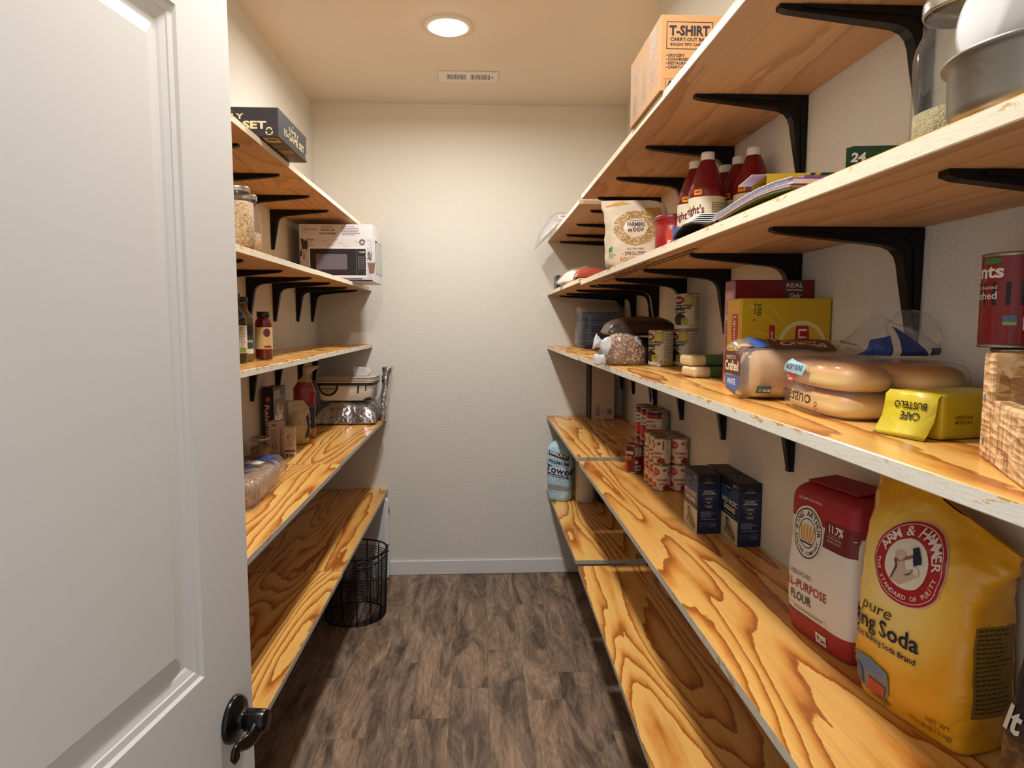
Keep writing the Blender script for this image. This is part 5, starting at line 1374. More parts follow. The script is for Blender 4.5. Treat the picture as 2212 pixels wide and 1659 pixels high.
it = [RING_(0.061, 0.190, 0.0, 0.042, (226, 218, 204), 0, 40, 1.15), RING_(0.061, 0.190, 0.0365, 0.0385, INKB, 1, 44, 1.15), RING_(0.061, 0.190, 0.0215, 0.0230, INKB, 1, 40, 1.15),
      ARC_('KING ARTHUR', 0.061, 0.190, 0.0265, math.radians(172), 0.0120, INKB, 1, 0.02, False, math.radians(16.4), 1.15), ARC_('BAKING COMPANY', 0.061, 0.190, 0.0335, math.radians(197), 0.0082, INKB, 1, 0.02, True, math.radians(11.2), 1.15)]
for k in range(5):
    a = (k - 2) * 0.0062
    it.append(P_([(0.061 + a - 0.0022, 0.176), (0.061 + a + 0.0022, 0.176), (0.061 + a * 1.35 + 0.0026, 0.199 + 0.002 * (2 - abs(k - 2))), (0.061 + a * 1.35, 0.206 + 0.002 * (2 - abs(k - 2))), (0.061 + a * 1.35 - 0.0026, 0.199 + 0.002 * (2 - abs(k - 2)))], (206, 150, 60), 1))
it += [R_(0.046, 0.1715, 0.076, 0.1745, INKB, 1), TF('100% EMPLOYEE-OWNED', 0.030, 0.247, 0.062, 0.0042, (226, 200, 190), 1, 0.01),
       P_([(0.104, 0.180), (FW - 0.002, 0.180), (FW - 0.002, 0.225), (0.104, 0.225)], (110, 34, 40), 0), TF('11.7%', 0.112, 0.209, 0.036, 0.013, (236, 222, 210), 1, 0.03), R_(0.112, 0.2045, 0.145, 0.2052, (200, 160, 150), 1), TF('GLUTEN FORMING', 0.112, 0.199, 0.036, 0.0032, (220, 196, 186), 1), TF('PROTEIN CONTENT', 0.112, 0.193, 0.036, 0.0032, (220, 196, 186), 1),
       TF('UNBLEACHED', 0.020, 0.110, 0.060, 0.0085, (110, 102, 98), 1, 0.0), TF('ALL-PURPOSE', 0.003, 0.087, 0.118, 0.015, RD, 1, 0.015), TF('FLOUR', 0.024, 0.064, 0.058, 0.0155, (58, 52, 52), 1, 0.015),
       R_(0.004, 0.054, 0.122, 0.0545, INKB, 1), R_(0.122, 0.030, 0.1225, 0.0545, INKB, 1), R_(0.034, 0.044, 0.122, 0.0444, INKB, 1)]
it += LINES_(0.036, 0.0495, 0.08, 1, 0.004, 0.0018, (110, 100, 96), 1, 2) + LINES_(0.006, 0.040, 0.1, 2, 0.0042, 0.0016, (120, 100, 96), 1, 3) + [R_(0.094, 0.010, 0.122, 0.028, (222, 214, 206), 1), P_([(0.098, 0.024), (0.101, 0.014), (0.106, 0.026), (0.1015, 0.018)], (60, 60, 60), 2), TF('GMO', 0.106, 0.014, 0.014, 0.006, (60, 60, 60), 2, 0.02)]
prints(t, mp, it, 0.009)

# baking soda bag
t = thing('baking_soda_bag', 'large yellow-orange bag of baking soda with a red round logo, under the middle shelf', 'bag', (0.632, 0.880, Z4), math.radians(-78.0))
ks = NT('soda_film'); vv = ks.coords(); sx = ks.n('SeparateXYZ'); ks.l(vv, sx.inputs[0])
nz = ks.n('TexNoise', i_Scale=11.0, i_Detail=3.0, i_Distortion=1.2); ks.l(vv, nz.inputs['Vector'])
gx = ks.math('MULTIPLY', ks.math('POWER', ks.math('ABSOLUTE', ks.math('MULTIPLY', ks.math('ADD', sx.outputs[0], 0.02), 9.0)), 2.0), 1.0)
gz = ks.math('POWER', ks.math('ABSOLUTE', ks.math('MULTIPLY', ks.math('SUBTRACT', sx.outputs[2], 0.185), 7.5)), 2.0)
fac = ks.math('ADD', gx, gz)
ks.l(ks.ramp(fac, [(0.0, s2l((246, 222, 140))), (0.35, s2l((244, 204, 96))), (0.9, s2l((228, 164, 34)))]), ks.p.inputs['Base Color'])
ks.p.inputs['Roughness'].default_value = 0.28; ks.bump(nz.outputs[0], 0.55, 0.014)
SW, SD, SHH = 0.190, 0.100, 0.395
def soda_secs():
    K = [(0.001, 0.002, 0, 0.084, 0.040, 5), (0.010, 0.002, 0, 0.090, 0.046, 5), (0.06, 0.0, 0, 0.095, 0.052, 4.5), (0.13, 0.0, 0, 0.096, 0.054, 4.2), (0.20, 0.0, 0.0, 0.098, 0.050, 4), (0.26, 0.002, 0.0, 0.102, 0.040, 3.5), (0.31, 0.004, 0.0, 0.108, 0.026, 3), (0.35, 0.006, 0.002, 0.112, 0.012, 2.6), (0.385, 0.006, 0.004, 0.114, 0.003, 2.4)]
    return interp_secs(K, 52)
sb = superloft(soda_secs(), 96, seed=41, amp=0.0065, freq=13)
# the top seam slopes down towards the near corner
sb.v = [(x, y, z - max(0, (z - 0.2) / 0.185) * (0.045 + 0.40 * max(0, x + 0.05))) for x, y, z in sb.v]
sb.build('plastic_bag', ks.mat, t)
bt = sb.bvh(); mp = bvh_map(bt, (-0.087, -0.055, 0.0), (1, 0, 0), (0, 0, 1))
RDL, NV = (172, 38, 44), (28, 36, 66)
cu, cv = 0.088, 0.226
it = [RING_(cu, cv, 0.0, 0.0575, (224, 190, 180), 0, 48), RING_(cu, cv, 0.0, 0.0560, RDL, 1, 48), RING_(cu, cv, 0.0515, 0.0525, (232, 214, 204), 2, 48), RING_(cu - 0.001, cv, 0.0, 0.0335, (232, 222, 204), 2, 40),
      ARC_('ARM & HAMMER', cu, cv, 0.0375, math.radians(158), 0.0185, (238, 228, 216), 2, 0.015, False, math.radians(13.2)), ARC_('THE STANDARD OF PURITY', cu, cv, 0.0480, math.radians(186), 0.0088, (238, 220, 206), 2, 0.02, True, math.radians(7.8))]
# hammer and arm drawing
def rotp(pts, a, ox, oy):
    c, s = math.cos(a), math.sin(a); return [(ox + x * c - y * s, oy + x * s + y * c) for x, y in pts]
it += [P_(rotp([(-0.022, -0.0018), (0.010, -0.0022), (0.010, 0.0022), (-0.022, 0.0018)], 0.45, cu, cv + 0.009), (150, 106, 70), 3), P_(rotp([(-0.005, -0.012), (0.006, -0.012), (0.007, -0.004), (0.005, 0.010), (-0.005, 0.010)], 0.45, cu + 0.012, cv + 0.015), NV, 4),
       P_([(cu - 0.020, cv - 0.026), (cu - 0.006, cv - 0.029), (cu + 0.010, cv - 0.018), (cu + 0.020, cv - 0.010), (cu + 0.022, cv - 0.002), (cu + 0.014, cv - 0.001), (cu + 0.006, cv - 0.012), (cu - 0.002, cv - 0.014), (cu - 0.004, cv + 0.004), (cu - 0.011, cv + 0.010), (cu - 0.018, cv + 0.006), (cu - 0.016, cv - 0.008)], (206, 180, 158), 3),
       P_([(cu - 0.0195, cv - 0.025), (cu - 0.017, cv - 0.022), (cu - 0.013, cv - 0.008), (cu - 0.015, cv + 0.004), (cu - 0.018, cv + 0.006), (cu - 0.016, cv - 0.008)], (90, 76, 78), 4), P_([(cu - 0.002, cv - 0.015), (cu + 0.006, cv - 0.0125), (cu + 0.014, cv - 0.002), (cu + 0.012, cv - 0.003), (cu + 0.004, cv - 0.014)], (90, 76, 78), 4),
       E_(cu - 0.010, cv + 0.010, 0.008, 0.0055, (206, 180, 158), 4, 14), E_(cu + 0.017, cv - 0.004, 0.0055, 0.006, (226, 214, 196), 4, 14)]
it += [TF('pure', 0.018, 0.141, 0.056, 0.017, (70, 56, 34), 1, 0.0, shear=0.18), TF('Baking Soda', -0.036, 0.113, 0.152, 0.0235, NV, 1, 0.018), TF('#1 Trusted Baking Soda Brand', -0.030, 0.096, 0.146, 0.0082, NV, 1, 0.02),
       P_([(0.014, 0.030), (0.028, 0.018), (0.062, 0.018), (0.070, 0.028), (0.070, 0.060), (0.040, 0.066), (0.012, 0.066)], (120, 128, 138), 1), P_([(0.014, 0.058), (0.028, 0.050), (0.070, 0.050), (0.070, 0.060), (0.040, 0.070), (0.012, 0.068)], (92, 124, 164), 2), P_([(0.032, 0.022), (0.062, 0.020), (0.066, 0.036), (0.036, 0.042)], (186, 66, 42), 3), P_([(0.014, 0.030), (0.026, 0.022), (0.026, 0.048), (0.014, 0.056)], (66, 84, 120), 3), P_([(0.03, 0.014), (0.062, 0.010), (0.075, 0.016), (0.062, 0.018)], (150, 100, 30), 1),
       T_('100', -0.006, 0.06, 0.012, NV, 1, 0.02), T_('USES', -0.008, 0.049, 0.010, NV, 1, 0.02), TF('NET WT', 0.134, 0.030, 0.030, 0.0068, (78, 60, 26), 1, 0.0), TF('13.5 LB (6.12 kg)', 0.104, 0.018, 0.060, 0.0066, (78, 60, 26), 1, 0.0)]
prints(t, mp, it, 0.006, lift=0.0006, rough=0.3)
mp = bvh_map(bt, (0.10, -0.045, 0.0), (0, 1, 0), (0, 0, 1))
prints(t, mp, [R_(0.014, 0.055, 0.076, 0.175, (134, 104, 36), 0)] + LINES_(0.017, 0.170, 0.055, 19, 0.006, 0.0024, (70, 54, 22), 1, 11), 0.009)

# dark patterned bag at the near end
t = thing('dark_snack_bag', 'dark printed bag standing at the near end of the fourth right-hand shelf', 'bag', (0.645, 0.664, Z4), math.radians(-70))
kd = NT('dark_printed_film'); vv = kd.coords(); sx = kd.n('SeparateXYZ'); kd.l(vv, sx.inputs[0])
nz = kd.n('TexNoise', i_Scale=40.0, i_Detail=4.0, i_Distortion=2.0); kd.l(vv, nz.inputs['Vector'])
low = kd.ramp(nz.outputs[0], [(0.35, s2l((44, 34, 30))), (0.55, s2l((96, 66, 44))), (0.7, s2l((136, 98, 66)))])
kd.l(kd.mix(kd.math('LESS_THAN', sx.outputs[2], 0.09), s2l((34, 32, 36)), low), kd.p.inputs['Base Color']); kd.p.inputs['Roughness'].default_value = 0.4
kd.bump(nz.outputs[0], 0.4, 0.005)
db = superloft(interp_secs([(0.001, 0, 0, 0.055, 0.030, 4), (0.012, 0, 0, 0.058, 0.034, 4), (0.08, 0, 0, 0.060, 0.036, 3.6), (0.13, 0, 0, 0.056, 0.032, 3.4), (0.165, 0, 0, 0.052, 0.020, 3), (0.19, 0, 0, 0.048, 0.006, 2.6)], 26), 48, seed=51, amp=0.004, freq=22)
db.build('bag_skin', kd.mat, t)
prints(t, bvh_map(db.bvh(), (-0.06, -0.06, 0), (1, 0, 0), (0, 0, 1)), [TF('It', 0.006, 0.098, 0.022, 0.028, (220, 216, 206), 1, 0.03, shear=0.2)], 0.008)

# ================================================================== right side, lowest shelf
Z5, Z5B = ZR[5], ZRB[5]
t = thing('paper_towel_pack', 'pale blue plastic-wrapped paper towel pack at the back of the lowest right-hand shelf', 'paper towels', (0.452, 3.690, Z5B), -0.30)
ktw = NT('towel_wrap'); vv = ktw.coords()
vo = ktw.n('TexVoronoi', i_Scale=130.0); ktw.l(vv, vo.inputs['Vector'])
ktw.l(ktw.ramp(vo.outputs['Distance'], [(0.22, s2l((96, 140, 170))), (0.32, s2l((176, 208, 222)))]), ktw.p.inputs['Base Color']); ktw.p.inputs['Roughness'].default_value = 0.25
nz = ktw.n('TexNoise', i_Scale=25.0, i_Detail=3.0); ktw.l(vv, nz.inputs['Vector']); ktw.bump(nz.outputs[0], 0.4, 0.006)
tp = superloft(interp_secs([(0.001, 0, 0, 0.056, 0.064, 3.4), (0.02, 0, 0, 0.066, 0.074, 3.4), (0.10, 0, 0, 0.071, 0.078, 3.2), (0.25, 0, 0, 0.073, 0.079, 3.2), (0.30, 0, 0, 0.066, 0.07, 3), (0.325, 0, 0, 0.04, 0.045, 2.6), (0.332, 0, 0, 0.012, 0.014, 2.4)], 30), 48, seed=61, amp=0.005, freq=20)
tp.build('wrap', ktw.mat, t)
NVY = (30, 40, 84)
prints(t, bvh_map(tp.bvh(), (-0.075, -0.09, 0), (1, 0, 0), (0, 0, 1)), [P_([(0.02, 0.262), (0.13, 0.232), (0.132, 0.258), (0.022, 0.288)], (24, 24, 28), 0), TF('KIRKLAND', 0.024, 0.270, 0.104, 0.016, WHITE, 1, 0.03, rot=-0.27), TF('PREMIUM', 0.018, 0.222, 0.112, 0.017, NVY, 1, 0.01, rot=-0.2), TF('Towel', -0.006, 0.172, 0.152, 0.040, (230, 234, 238), 1, 0.09, rot=-0.18), TF('Towel', -0.004, 0.172, 0.148, 0.039, NVY, 2, 0.03, rot=-0.18), P_([(0.012, 0.148), (0.128, 0.128), (0.128, 0.144), (0.012, 0.164)], NVY, 0), TF('and Absorbent', 0.02, 0.150, 0.1, 0.008, WHITE, 1, 0.02, rot=-0.17), P_([(0.01, 0.10), (0.14, 0.085), (0.14, 0.06), (0.02, 0.07)], (150, 150, 150), 0)], 0.01)
t = thing('paper_towel_roll', 'bare white paper towel roll beside the wrapped pack', 'paper towels', (0.5785, 3.628, Z5B))
MB().lathe([(0.020, 0.0008), (0.0495, 0.0008), (0.051, 0.003), (0.051, 0.247), (0.0495, 0.2495), (0.021, 0.2495), (0.020, 0.247)], 48, cap=False).build('paper', rgb(222, 212, 196, 0.9), t)
MB().lathe([(0.0195, 0.001), (0.0195, 0.249), (0.0180, 0.249), (0.0180, 0.001)], 28, cap=False).build('cardboard_core', rgb(150, 116, 80, 0.8), t)
t = thing('dark_plastic_bag', 'dark crinkled plastic bag behind the paper towel roll', 'bag', (0.735, 3.66, Z5B))
superloft(interp_secs([(0.001, 0, 0, 0.085, 0.09, 3), (0.02, 0, 0, 0.095, 0.105, 3), (0.08, 0, 0, 0.09, 0.095, 2.6), (0.13, 0.005, 0, 0.06, 0.06, 2.2), (0.155, 0.01, 0, 0.02, 0.02, 2)], 22), 44, seed=71, amp=0.012, freq=26).build('bag_skin', crumpled('dark_crinkled_film', (34, 36, 38), 0.28, 0.0, 30, 0.8), t)

# ================================================================== left side
# board game box
ZA = ZL[1]
t = carton('board_game_box', 'black board game box with cream lettering overhanging the top left-hand shelf', 'box', -0.928, -0.566, 1.986, 2.296, ZA, 0.081, rgb(40, 38, 46, 0.45))
w, d, h = 0.362, 0.31, 0.081
CRL = (228, 214, 166)
prints(t, FF(t), [TF('FAMILY', 0.165, 0.049, 0.100, 0.014, CRL, 1, 0.03), TF('10-GAME SET', 0.084, 0.023, 0.238, 0.020, CRL, 1, 0.04), P_([(0.192, 0.069), (0.197, 0.064), (0.206, 0.071), (0.198, 0.074)], CRL, 1), TF('CLASSICS', 0.208, 0.067, 0.03, 0.004, (150, 144, 120), 1),
                  E_(0.336, 0.013, 0.0105, 0.008, CRL, 1, 20), E_(0.336, 0.019, 0.0085, 0.0085, CRL, 1, 20), E_(0.336, 0.018, 0.0055, 0.006, (60, 56, 60), 2, 16), R_(0.330, 0.008, 0.342, 0.011, (60, 56, 60), 2)])
prints(t, FR(t), [TF('FAMILY', 0.105, 0.045, 0.105, 0.014, CRL, 1, 0.02), TF('10-GAME SET', 0.048, 0.021, 0.222, 0.020, CRL, 1, 0.03), P_([(0.145, 0.067), (0.150, 0.063), (0.158, 0.069), (0.152, 0.071)], CRL, 1), E_(0.298, 0.016, 0.007, 0.010, (170, 160, 130), 1, 16)])
mpb = plane_map((w / 2, -d / 2, 0.0004), (-1, 0, 0), (0, 1, 0))
prints(t, mpb, [R_(0.008, 0.012, 0.050, 0.062, (196, 182, 140), 0)] + BARS_(0.014, 0.022, 0.03, 0.02, (30, 28, 28), 1, 3) + [R_(0.006, 0.10, 0.05, 0.12, (90, 86, 80), 0), R_(0.006, 0.15, 0.04, 0.19, (150, 110, 84), 0)])
MB().box(-w/2 - 0.0003, w/2 + 0.0003, -d/2 - 0.0003, d/2 + 0.0003, h - 0.0016, h - 0.0006).build('lid_seam', rgb(24, 24, 28, 0.5), t)

# jars and microwave box on the second shelf
ZB = ZL[2]
jar('glass jar full of brown rolled grain, half hidden by the open door', (-0.672, 1.93, ZB), 0.0475, 0.172, 0.0375, 0.128, M_OATS, 'glass jars')
jar('glass jar with a metal lid, partly filled, standing behind the grain-filled jar', (-0.692, 2.052, ZB), 0.0475, 0.172, 0.0375, 0.06, M_OATS, 'glass jars')
t = carton('microwave_box', 'printed cardboard box of a compact microwave on the second left-hand shelf', 'box', -0.872, -0.520, 3.352, 3.665, ZB, 0.275, rgb(218, 212, 214, 0.4))
w, d, h = 0.352, 0.313, 0.275
GY = (206, 202, 204)
it = [TF('MAINSTAYS', 0.026, 0.246, 0.058, 0.007, (90, 84, 84), 2, 0.01), TF('compacto', 0.108, 0.258, 0.054, 0.010, (70, 64, 66), 1, 0.0), TF('Horno de', 0.104, 0.243, 0.064, 0.011, (50, 46, 50), 1, 0.02), TF('microondas', 0.097, 0.227, 0.08, 0.011, (50, 46, 50), 1, 0.02)]
for (a, b, c, dd) in ((0.017, 0.236, 0.042, 0.2372), (0.017, 0.260, 0.042, 0.2612), (0.017, 0.236, 0.0182, 0.2612), (0.0408, 0.254, 0.042, 0.2612)): it.append(R_(a, b, c, dd, (90, 84, 84), 1))
it += LINES_(0.205, 0.262, 0.09, 6, 0.0078, 0.0032, (120, 114, 118), 1, 4)
it.append(R_(0.002, 0.002, w - 0.002, 0.205, (196, 190, 194), 0))
for r in range(5):
    for c in range(14):
        u0 = 0.055 + c * 0.022 + (0.011 if r % 2 else 0)
        if u0 + 0.02 < w - 0.004: it.append(R_(u0, 0.166 + r * 0.0078, u0 + 0.0205, 0.1725 + r * 0.0078, (222, 218, 220) if (r * 5 + c * 3) % 7 else (206, 196, 190), 1))
it += [P_([(0.002, 0.12), (0.02, 0.125), (0.04, 0.165), (0.038, 0.205), (0.006, 0.205), (0.012, 0.16), (0.002, 0.14)], (70, 50, 44), 2), R_(0.020, 0.197, 0.075, 0.206, (216, 206, 190), 3)] + BARS_(0.03, 0.199, 0.04, 0.005, (40, 36, 36), 4, 2)
it += [R_(0.012, 0.098, 0.030, 0.155, (216, 210, 204), 3)] + BARS_(0.016, 0.104, 0.010, 0.045, (60, 56, 56), 4, 5, False)
it += [R_(0.044, 0.018, 0.322, 0.166, (226, 224, 228), 2), R_(0.050, 0.030, 0.318, 0.158, (28, 26, 32), 3), R_(0.078, 0.058, 0.228, 0.132, (104, 96, 108), 4), R_(0.272, 0.030, 0.2735, 0.158, (120, 116, 122), 4), TF('12:00', 0.283, 0.138, 0.028, 0.009, (196, 214, 190), 4, 0.02), R_(0.278, 0.034, 0.314, 0.050, (70, 68, 74), 4), R_(0.280, 0.036, 0.312, 0.048, (34, 32, 38), 5), R_(0.06, 0.010, 0.30, 0.018, (120, 112, 116), 2), R_(0.002, 0.002, w - 0.002, 0.008, (30, 32, 52), 3)]
for r in range(6):
    for c in range(3): it.append(R_(0.280 + c * 0.012, 0.060 + r * 0.011, 0.288 + c * 0.012, 0.066 + r * 0.011, (110, 106, 112), 4))
it += [RING_(0.302, 0.190, 0.0, 0.014, (84, 82, 86), 3, 24), R_(0.293, 0.184, 0.311, 0.189, (216, 214, 216), 4), R_(0.298, 0.190, 0.306, 0.196, (216, 214, 216), 4)]
it += [P_([(0.334, 0.040), (0.358, 0.040), (0.363, 0.088), (0.329, 0.088)], (124, 96, 84), 3), R_(0.327, 0.084, 0.364, 0.092, (140, 110, 96), 4)]
rn = random.Random(8)
for k in range(46):
    a = rn.uniform(0.2, 2.94); r = rn.uniform(0.01, 0.055); cx_, cy_ = 0.345 + r * 0.32 * math.cos(a) , 0.092 + r * math.sin(a); b = a + rn.uniform(-.6, .6)
    q = [(cx_, cy_), (cx_ + 0.006 * math.cos(b) - 0.0016 * math.sin(b), cy_ + 0.006 * math.sin(b) + 0.0016 * math.cos(b)), (cx_ + 0.012 * math.cos(b), cy_ + 0.012 * math.sin(b)), (cx_ + 0.006 * math.cos(b) + 0.0016 * math.sin(b), cy_ + 0.006 * math.sin(b) - 0.0016 * math.cos(b))]
    if all(p_[0] < w - 0.001 for p_ in q): it.append(P_(q, rn.choice(((88, 96, 80), (124, 128, 112), (60, 70, 56))), 4))
prints(t, FF(t), it)
prints(t, FR(t), [R_(0.05, 0.10, 0.13, 0.23, (226, 226, 226), 0), R_(0.09, 0.04, 0.295, 0.21, (168, 168, 166), 0), R_(0.10, 0.05, 0.285, 0.20, (190, 192, 190), 1)])

# bottles on the middle shelf
ZC = ZL[3]
def bottle(label, loc, prof, glass, lab, lab_col, cap_col, cap_z, items=None, rz=None):
    t = thing('sauce_bottle', label, 'bottle', loc, toward_cam(loc[0], loc[1]) if rz is None else rz)
    MB().lathe(prof, 36).build('glass_bottle', glass, t)
    r, h = prof[-1][0] + 0.0016, cap_z
    MB().lathe([(r, h - 0.018), (r + 0.0006, h - 0.016), (r + 0.0006, h - 0.001), (r - 0.001, h), (0, h)], 28).build('cap', rgb(*cap_col, 0.4), t)
    MB().lathe([(lab[0] + 0.0003, lab[1]), (lab[0] + 0.0003, lab[2])], 40, cap=False).build('paper_label', rgb(*lab_col, 0.5), t)
    if items: prints(t, cyl_map((0, 0), lab[0] + 0.0005, -math.pi / 2), items, 0.006)
    return t
bottle('slim dark green oil bottle with a cream label, half behind the open door', (-0.748, 2.115, ZC), [(0.026, 0.0008), (0.029, 0.004), (0.029, 0.130), (0.024, 0.150), (0.013, 0.165), (0.0115, 0.195)], rgb(26, 36, 26, 0.12), (0.029, 0.030, 0.115), (206, 196, 176), (58, 56, 34), 0.212,
       LINES_(0.004, 0.107, 0.025, 12, 0.0055, 0.0024, (90, 84, 70), 1, 4) + [R_(-0.03, 0.032, 0.03, 0.046, (122, 140, 56), 0)])
bottle('dark green sauce bottle with a blue-green label behind the oil bottle', (-0.760, 2.215, ZC), [(0.025, 0.0008), (0.0275, 0.004), (0.0275, 0.132), (0.024, 0.148), (0.014, 0.162), (0.012, 0.186)], rgb(120, 96, 60, 0.1), (0.0275, 0.024, 0.118), (58, 78, 74), (24, 58, 52), 0.206,
       [R_(-0.02, 0.084, 0.03, 0.100, (40, 44, 84), 0), TF('DRESSING', -0.006, 0.060, 0.034, 0.008, WHITE, 1, 0.02), TF('Craft', 0.0, 0.104, 0.025, 0.007, (30, 26, 30), 1, 0.02), R_(-0.03, 0.024, 0.034, 0.040, (226, 214, 186), 0)])
bottle('dark red sauce bottle with a tan label and dark cap, right of the other bottles', (-0.7225, 2.292, ZC), [(0.024, 0.0008), (0.0275, 0.004), (0.0275, 0.118), (0.025, 0.130), (0.019, 0.138), (0.0185, 0.146)], rgb(92, 26, 24, 0.12), (0.0275, 0.036, 0.108), (206, 172, 116), (30, 24, 24), 0.160,
       [E_(0.010, 0.090, 0.012, 0.014, (92, 40, 40), 0, 20), R_(0.0, 0.040, 0.026, 0.047, (150, 40, 36), 0)])

# fourth shelf, left
ZD = ZL[4]
t = thing('cereal_box', 'dark purple raisin bran cereal box standing near the left wall', 'box', (-0.868, 2.868, ZD), math.radians(20))
w, d, h = 0.050, 0.17, 0.272
t.location = (-0.890, 2.885, ZD)
t['w'], t['d'], t['h'] = w, d, h
t.rotation_euler.z = math.radians(-10)
MB().box(-w/2, w/2, -d/2 + 0.06, d/2 - 0.0, 0.0006, h).build('body', rgb(44, 26, 38, 0.4), t, bevel=0.001)
prints(t, face_front(-w/2, -d/2 + 0.06, 0), [TF('RaisinBran', 0.012, 0.205, 0.19, 0.020, (222, 196, 190), 1, 0.03, rot=-math.pi / 2), E_(0.026, 0.226, 0.012, 0.015, (176, 56, 50), 1, 18), TF('K', 0.021, 0.221, 0.010, 0.010, (226, 200, 196), 2, 0.02), R_(0.002, 0.0, 0.004, h, (66, 46, 58), 0)])
prints(t, face_right(w/2, -d/2 + 0.06, 0), [R_(0.0, 0.10, 0.11, 0.24, (112, 104, 112), 0), R_(0.004, 0.225, 0.06, 0.262, (150, 148, 128), 1), E_(0.055, 0.175, 0.030, 0.030, (190, 180, 178), 1, 22), E_(0.06, 0.19, 0.014, 0.016, (150, 100, 80), 2, 16), TF('Raisin', 0.008, 0.135, 0.07, 0.024, WHITE, 2, 0.04), TF('Bran', 0.03, 0.105, 0.06, 0.024, WHITE, 2, 0.04)])
MB().box(-w/2, w/2, -d/2 + 0.06, d/2, h + 0.0002, h + 0.006).build('open_flap', rgb(60, 36, 46, 0.5), t)
M_TANBOX = rgb(196, 176, 156, 0.5)
t = carton('snack_carton', 'small tan carton with a printed side, behind the shorter tan carton', 'box', -0.862, -0.816, 2.760, 2.812, ZD, 0.146, M_TANBOX, rz=math.radians(-6))
prints(t, FF(t), LINES_(0.008, 0.108, 0.03, 9, 0.0062, 0.0024, (116, 100, 92), 1, 2) + [P_([(0.014, 0.135), (0.032, 0.135), (0.028, 0.126), (0.018, 0.126)], (110, 92, 84), 1), RING_(0.023, 0.044, 0.007, 0.011, (110, 92, 84), 1, 18)] + LINES_(0.01, 0.024, 0.028, 3, 0.005, 0.002, (120, 104, 96), 1, 5))
prints(t, FR(t), [R_(0.002, 0.002, 0.05, 0.144, (186, 128, 116), 0)])
t = carton('snack_carton', 'small tan carton with a red stripe near its base, in front of the cereal box', 'box', -0.800, -0.760, 2.745, 2.797, ZD, 0.124, M_TANBOX, rz=math.radians(10))
prints(t, FF(t), [RING_(0.019, 0.084, 0.0055, 0.009, (96, 78, 72), 1, 16), R_(0.019, 0.074, 0.03, 0.088, (196, 176, 156), 2), R_(0.0, 0.022, 0.04, 0.032, (140, 62, 62), 0), R_(0.004, 0.004, 0.014, 0.016, (90, 76, 72), 1), R_(0.018, 0.004, 0.034, 0.014, (90, 76, 72), 1)] + LINES_(0.008, 0.068, 0.026, 5, 0.0052, 0.002, (120, 100, 92), 1, 7))
prints(t, FR(t), [P_([(0.020, 0.07), (0.026, 0.075), (0.030, 0.10), (0.026, 0.112), (0.022, 0.095)], (186, 96, 70), 1), E_(0.028, 0.042, 0.008, 0.012, (176, 84, 60), 1, 14), R_(0.0, 0.022, 0.052, 0.032, (170, 120, 110), 0)])
# bags leaning behind
t = thing('chip_bag', 'crumpled cream and navy snack bag standing in front of the silver pouch', 'bag', (-0.826, 3.055, ZD), math.radians(30))
cb = superloft(interp_secs([(0.001, 0, 0, 0.040, 0.028, 3), (0.015, 0, 0, 0.050, 0.034, 3), (0.08, 0, 0, 0.052, 0.036, 2.8), (0.14, 0.0, 0, 0.050, 0.026, 2.6), (0.175, -0.004, 0, 0.046, 0.012, 2.4), (0.20, -0.012, 0, 0.036, 0.008, 2.2)], 24), 44, seed=81, amp=0.008, freq=24)
cb.build('bag_skin', crumpled('cream_snack_film', (186, 172, 140), 0.32, 0.1, 22, 0.6), t)
prints(t, bvh_map(cb.bvh(), (-0.05, -0.05, 0), (1, 0, 0), (0, 0, 1)), [P_([(0.070, 0.03), (0.096, 0.03), (0.098, 0.14), (0.080, 0.125), (0.086, 0.08)], (40, 46, 76), 0), P_([(0.01, 0.006), (0.09, 0.006), (0.09, 0.026), (0.02, 0.024)], (190, 160, 90), 0)] + LINES_(0.02, 0.15, 0.04, 8, 0.008, 0.003, (96, 88, 74), 1, 5), 0.008)
t = thing('pink_snack_bag', 'tall clear bag with a red-pink panel and navy base standing by the silver pouch', 'bag', (-0.838, 3.225, ZD), math.radians(20))
rb_ = superloft(interp_secs([(0.001, 0, 0, 0.040, 0.026, 3), (0.015, 0, 0, 0.050, 0.034, 3), (0.12, 0, 0, 0.050, 0.036, 2.8), (0.22, 0.0, 0, 0.048, 0.028, 2.6), (0.27, 0.004, 0, 0.034, 0.016, 2.4), (0.30, 0.012, 0, 0.014, 0.010, 2.2), (0.335, 0.03, 0, 0.034, 0.016, 2.2), (0.345, 0.034, 0, 0.036, 0.012, 2.2)], 34), 44, seed=85, amp=0.007, freq=24)
kp = NT('pink_navy_film'); vv = kp.coords(); sx = kp.n('SeparateXYZ'); kp.l(vv, sx.inputs[0])
kp.l(kp.ramp(kp.math('MULTIPLY', sx.outputs[2], 2.9), [(0.0, s2l((176, 120, 60))), (0.14, s2l((60, 52, 66))), (0.42, s2l((84, 86, 104))), (0.46, s2l((150, 40, 52))), (0.74, s2l((172, 54, 62))), (0.78, s2l((190, 172, 150)))], 'CONSTANT'), kp.p.inputs['Base Color'])
kp.p.inputs['Roughness'].default_value = 0.25
nz = kp.n('TexNoise', i_Scale=26.0, i_Detail=3.0, i_Distortion=1.0); kp.l(vv, nz.inputs['Vector']); kp.bump(nz.outputs[0], 0.6, 0.006)
rb_.build('bag_skin', kp.mat, t)

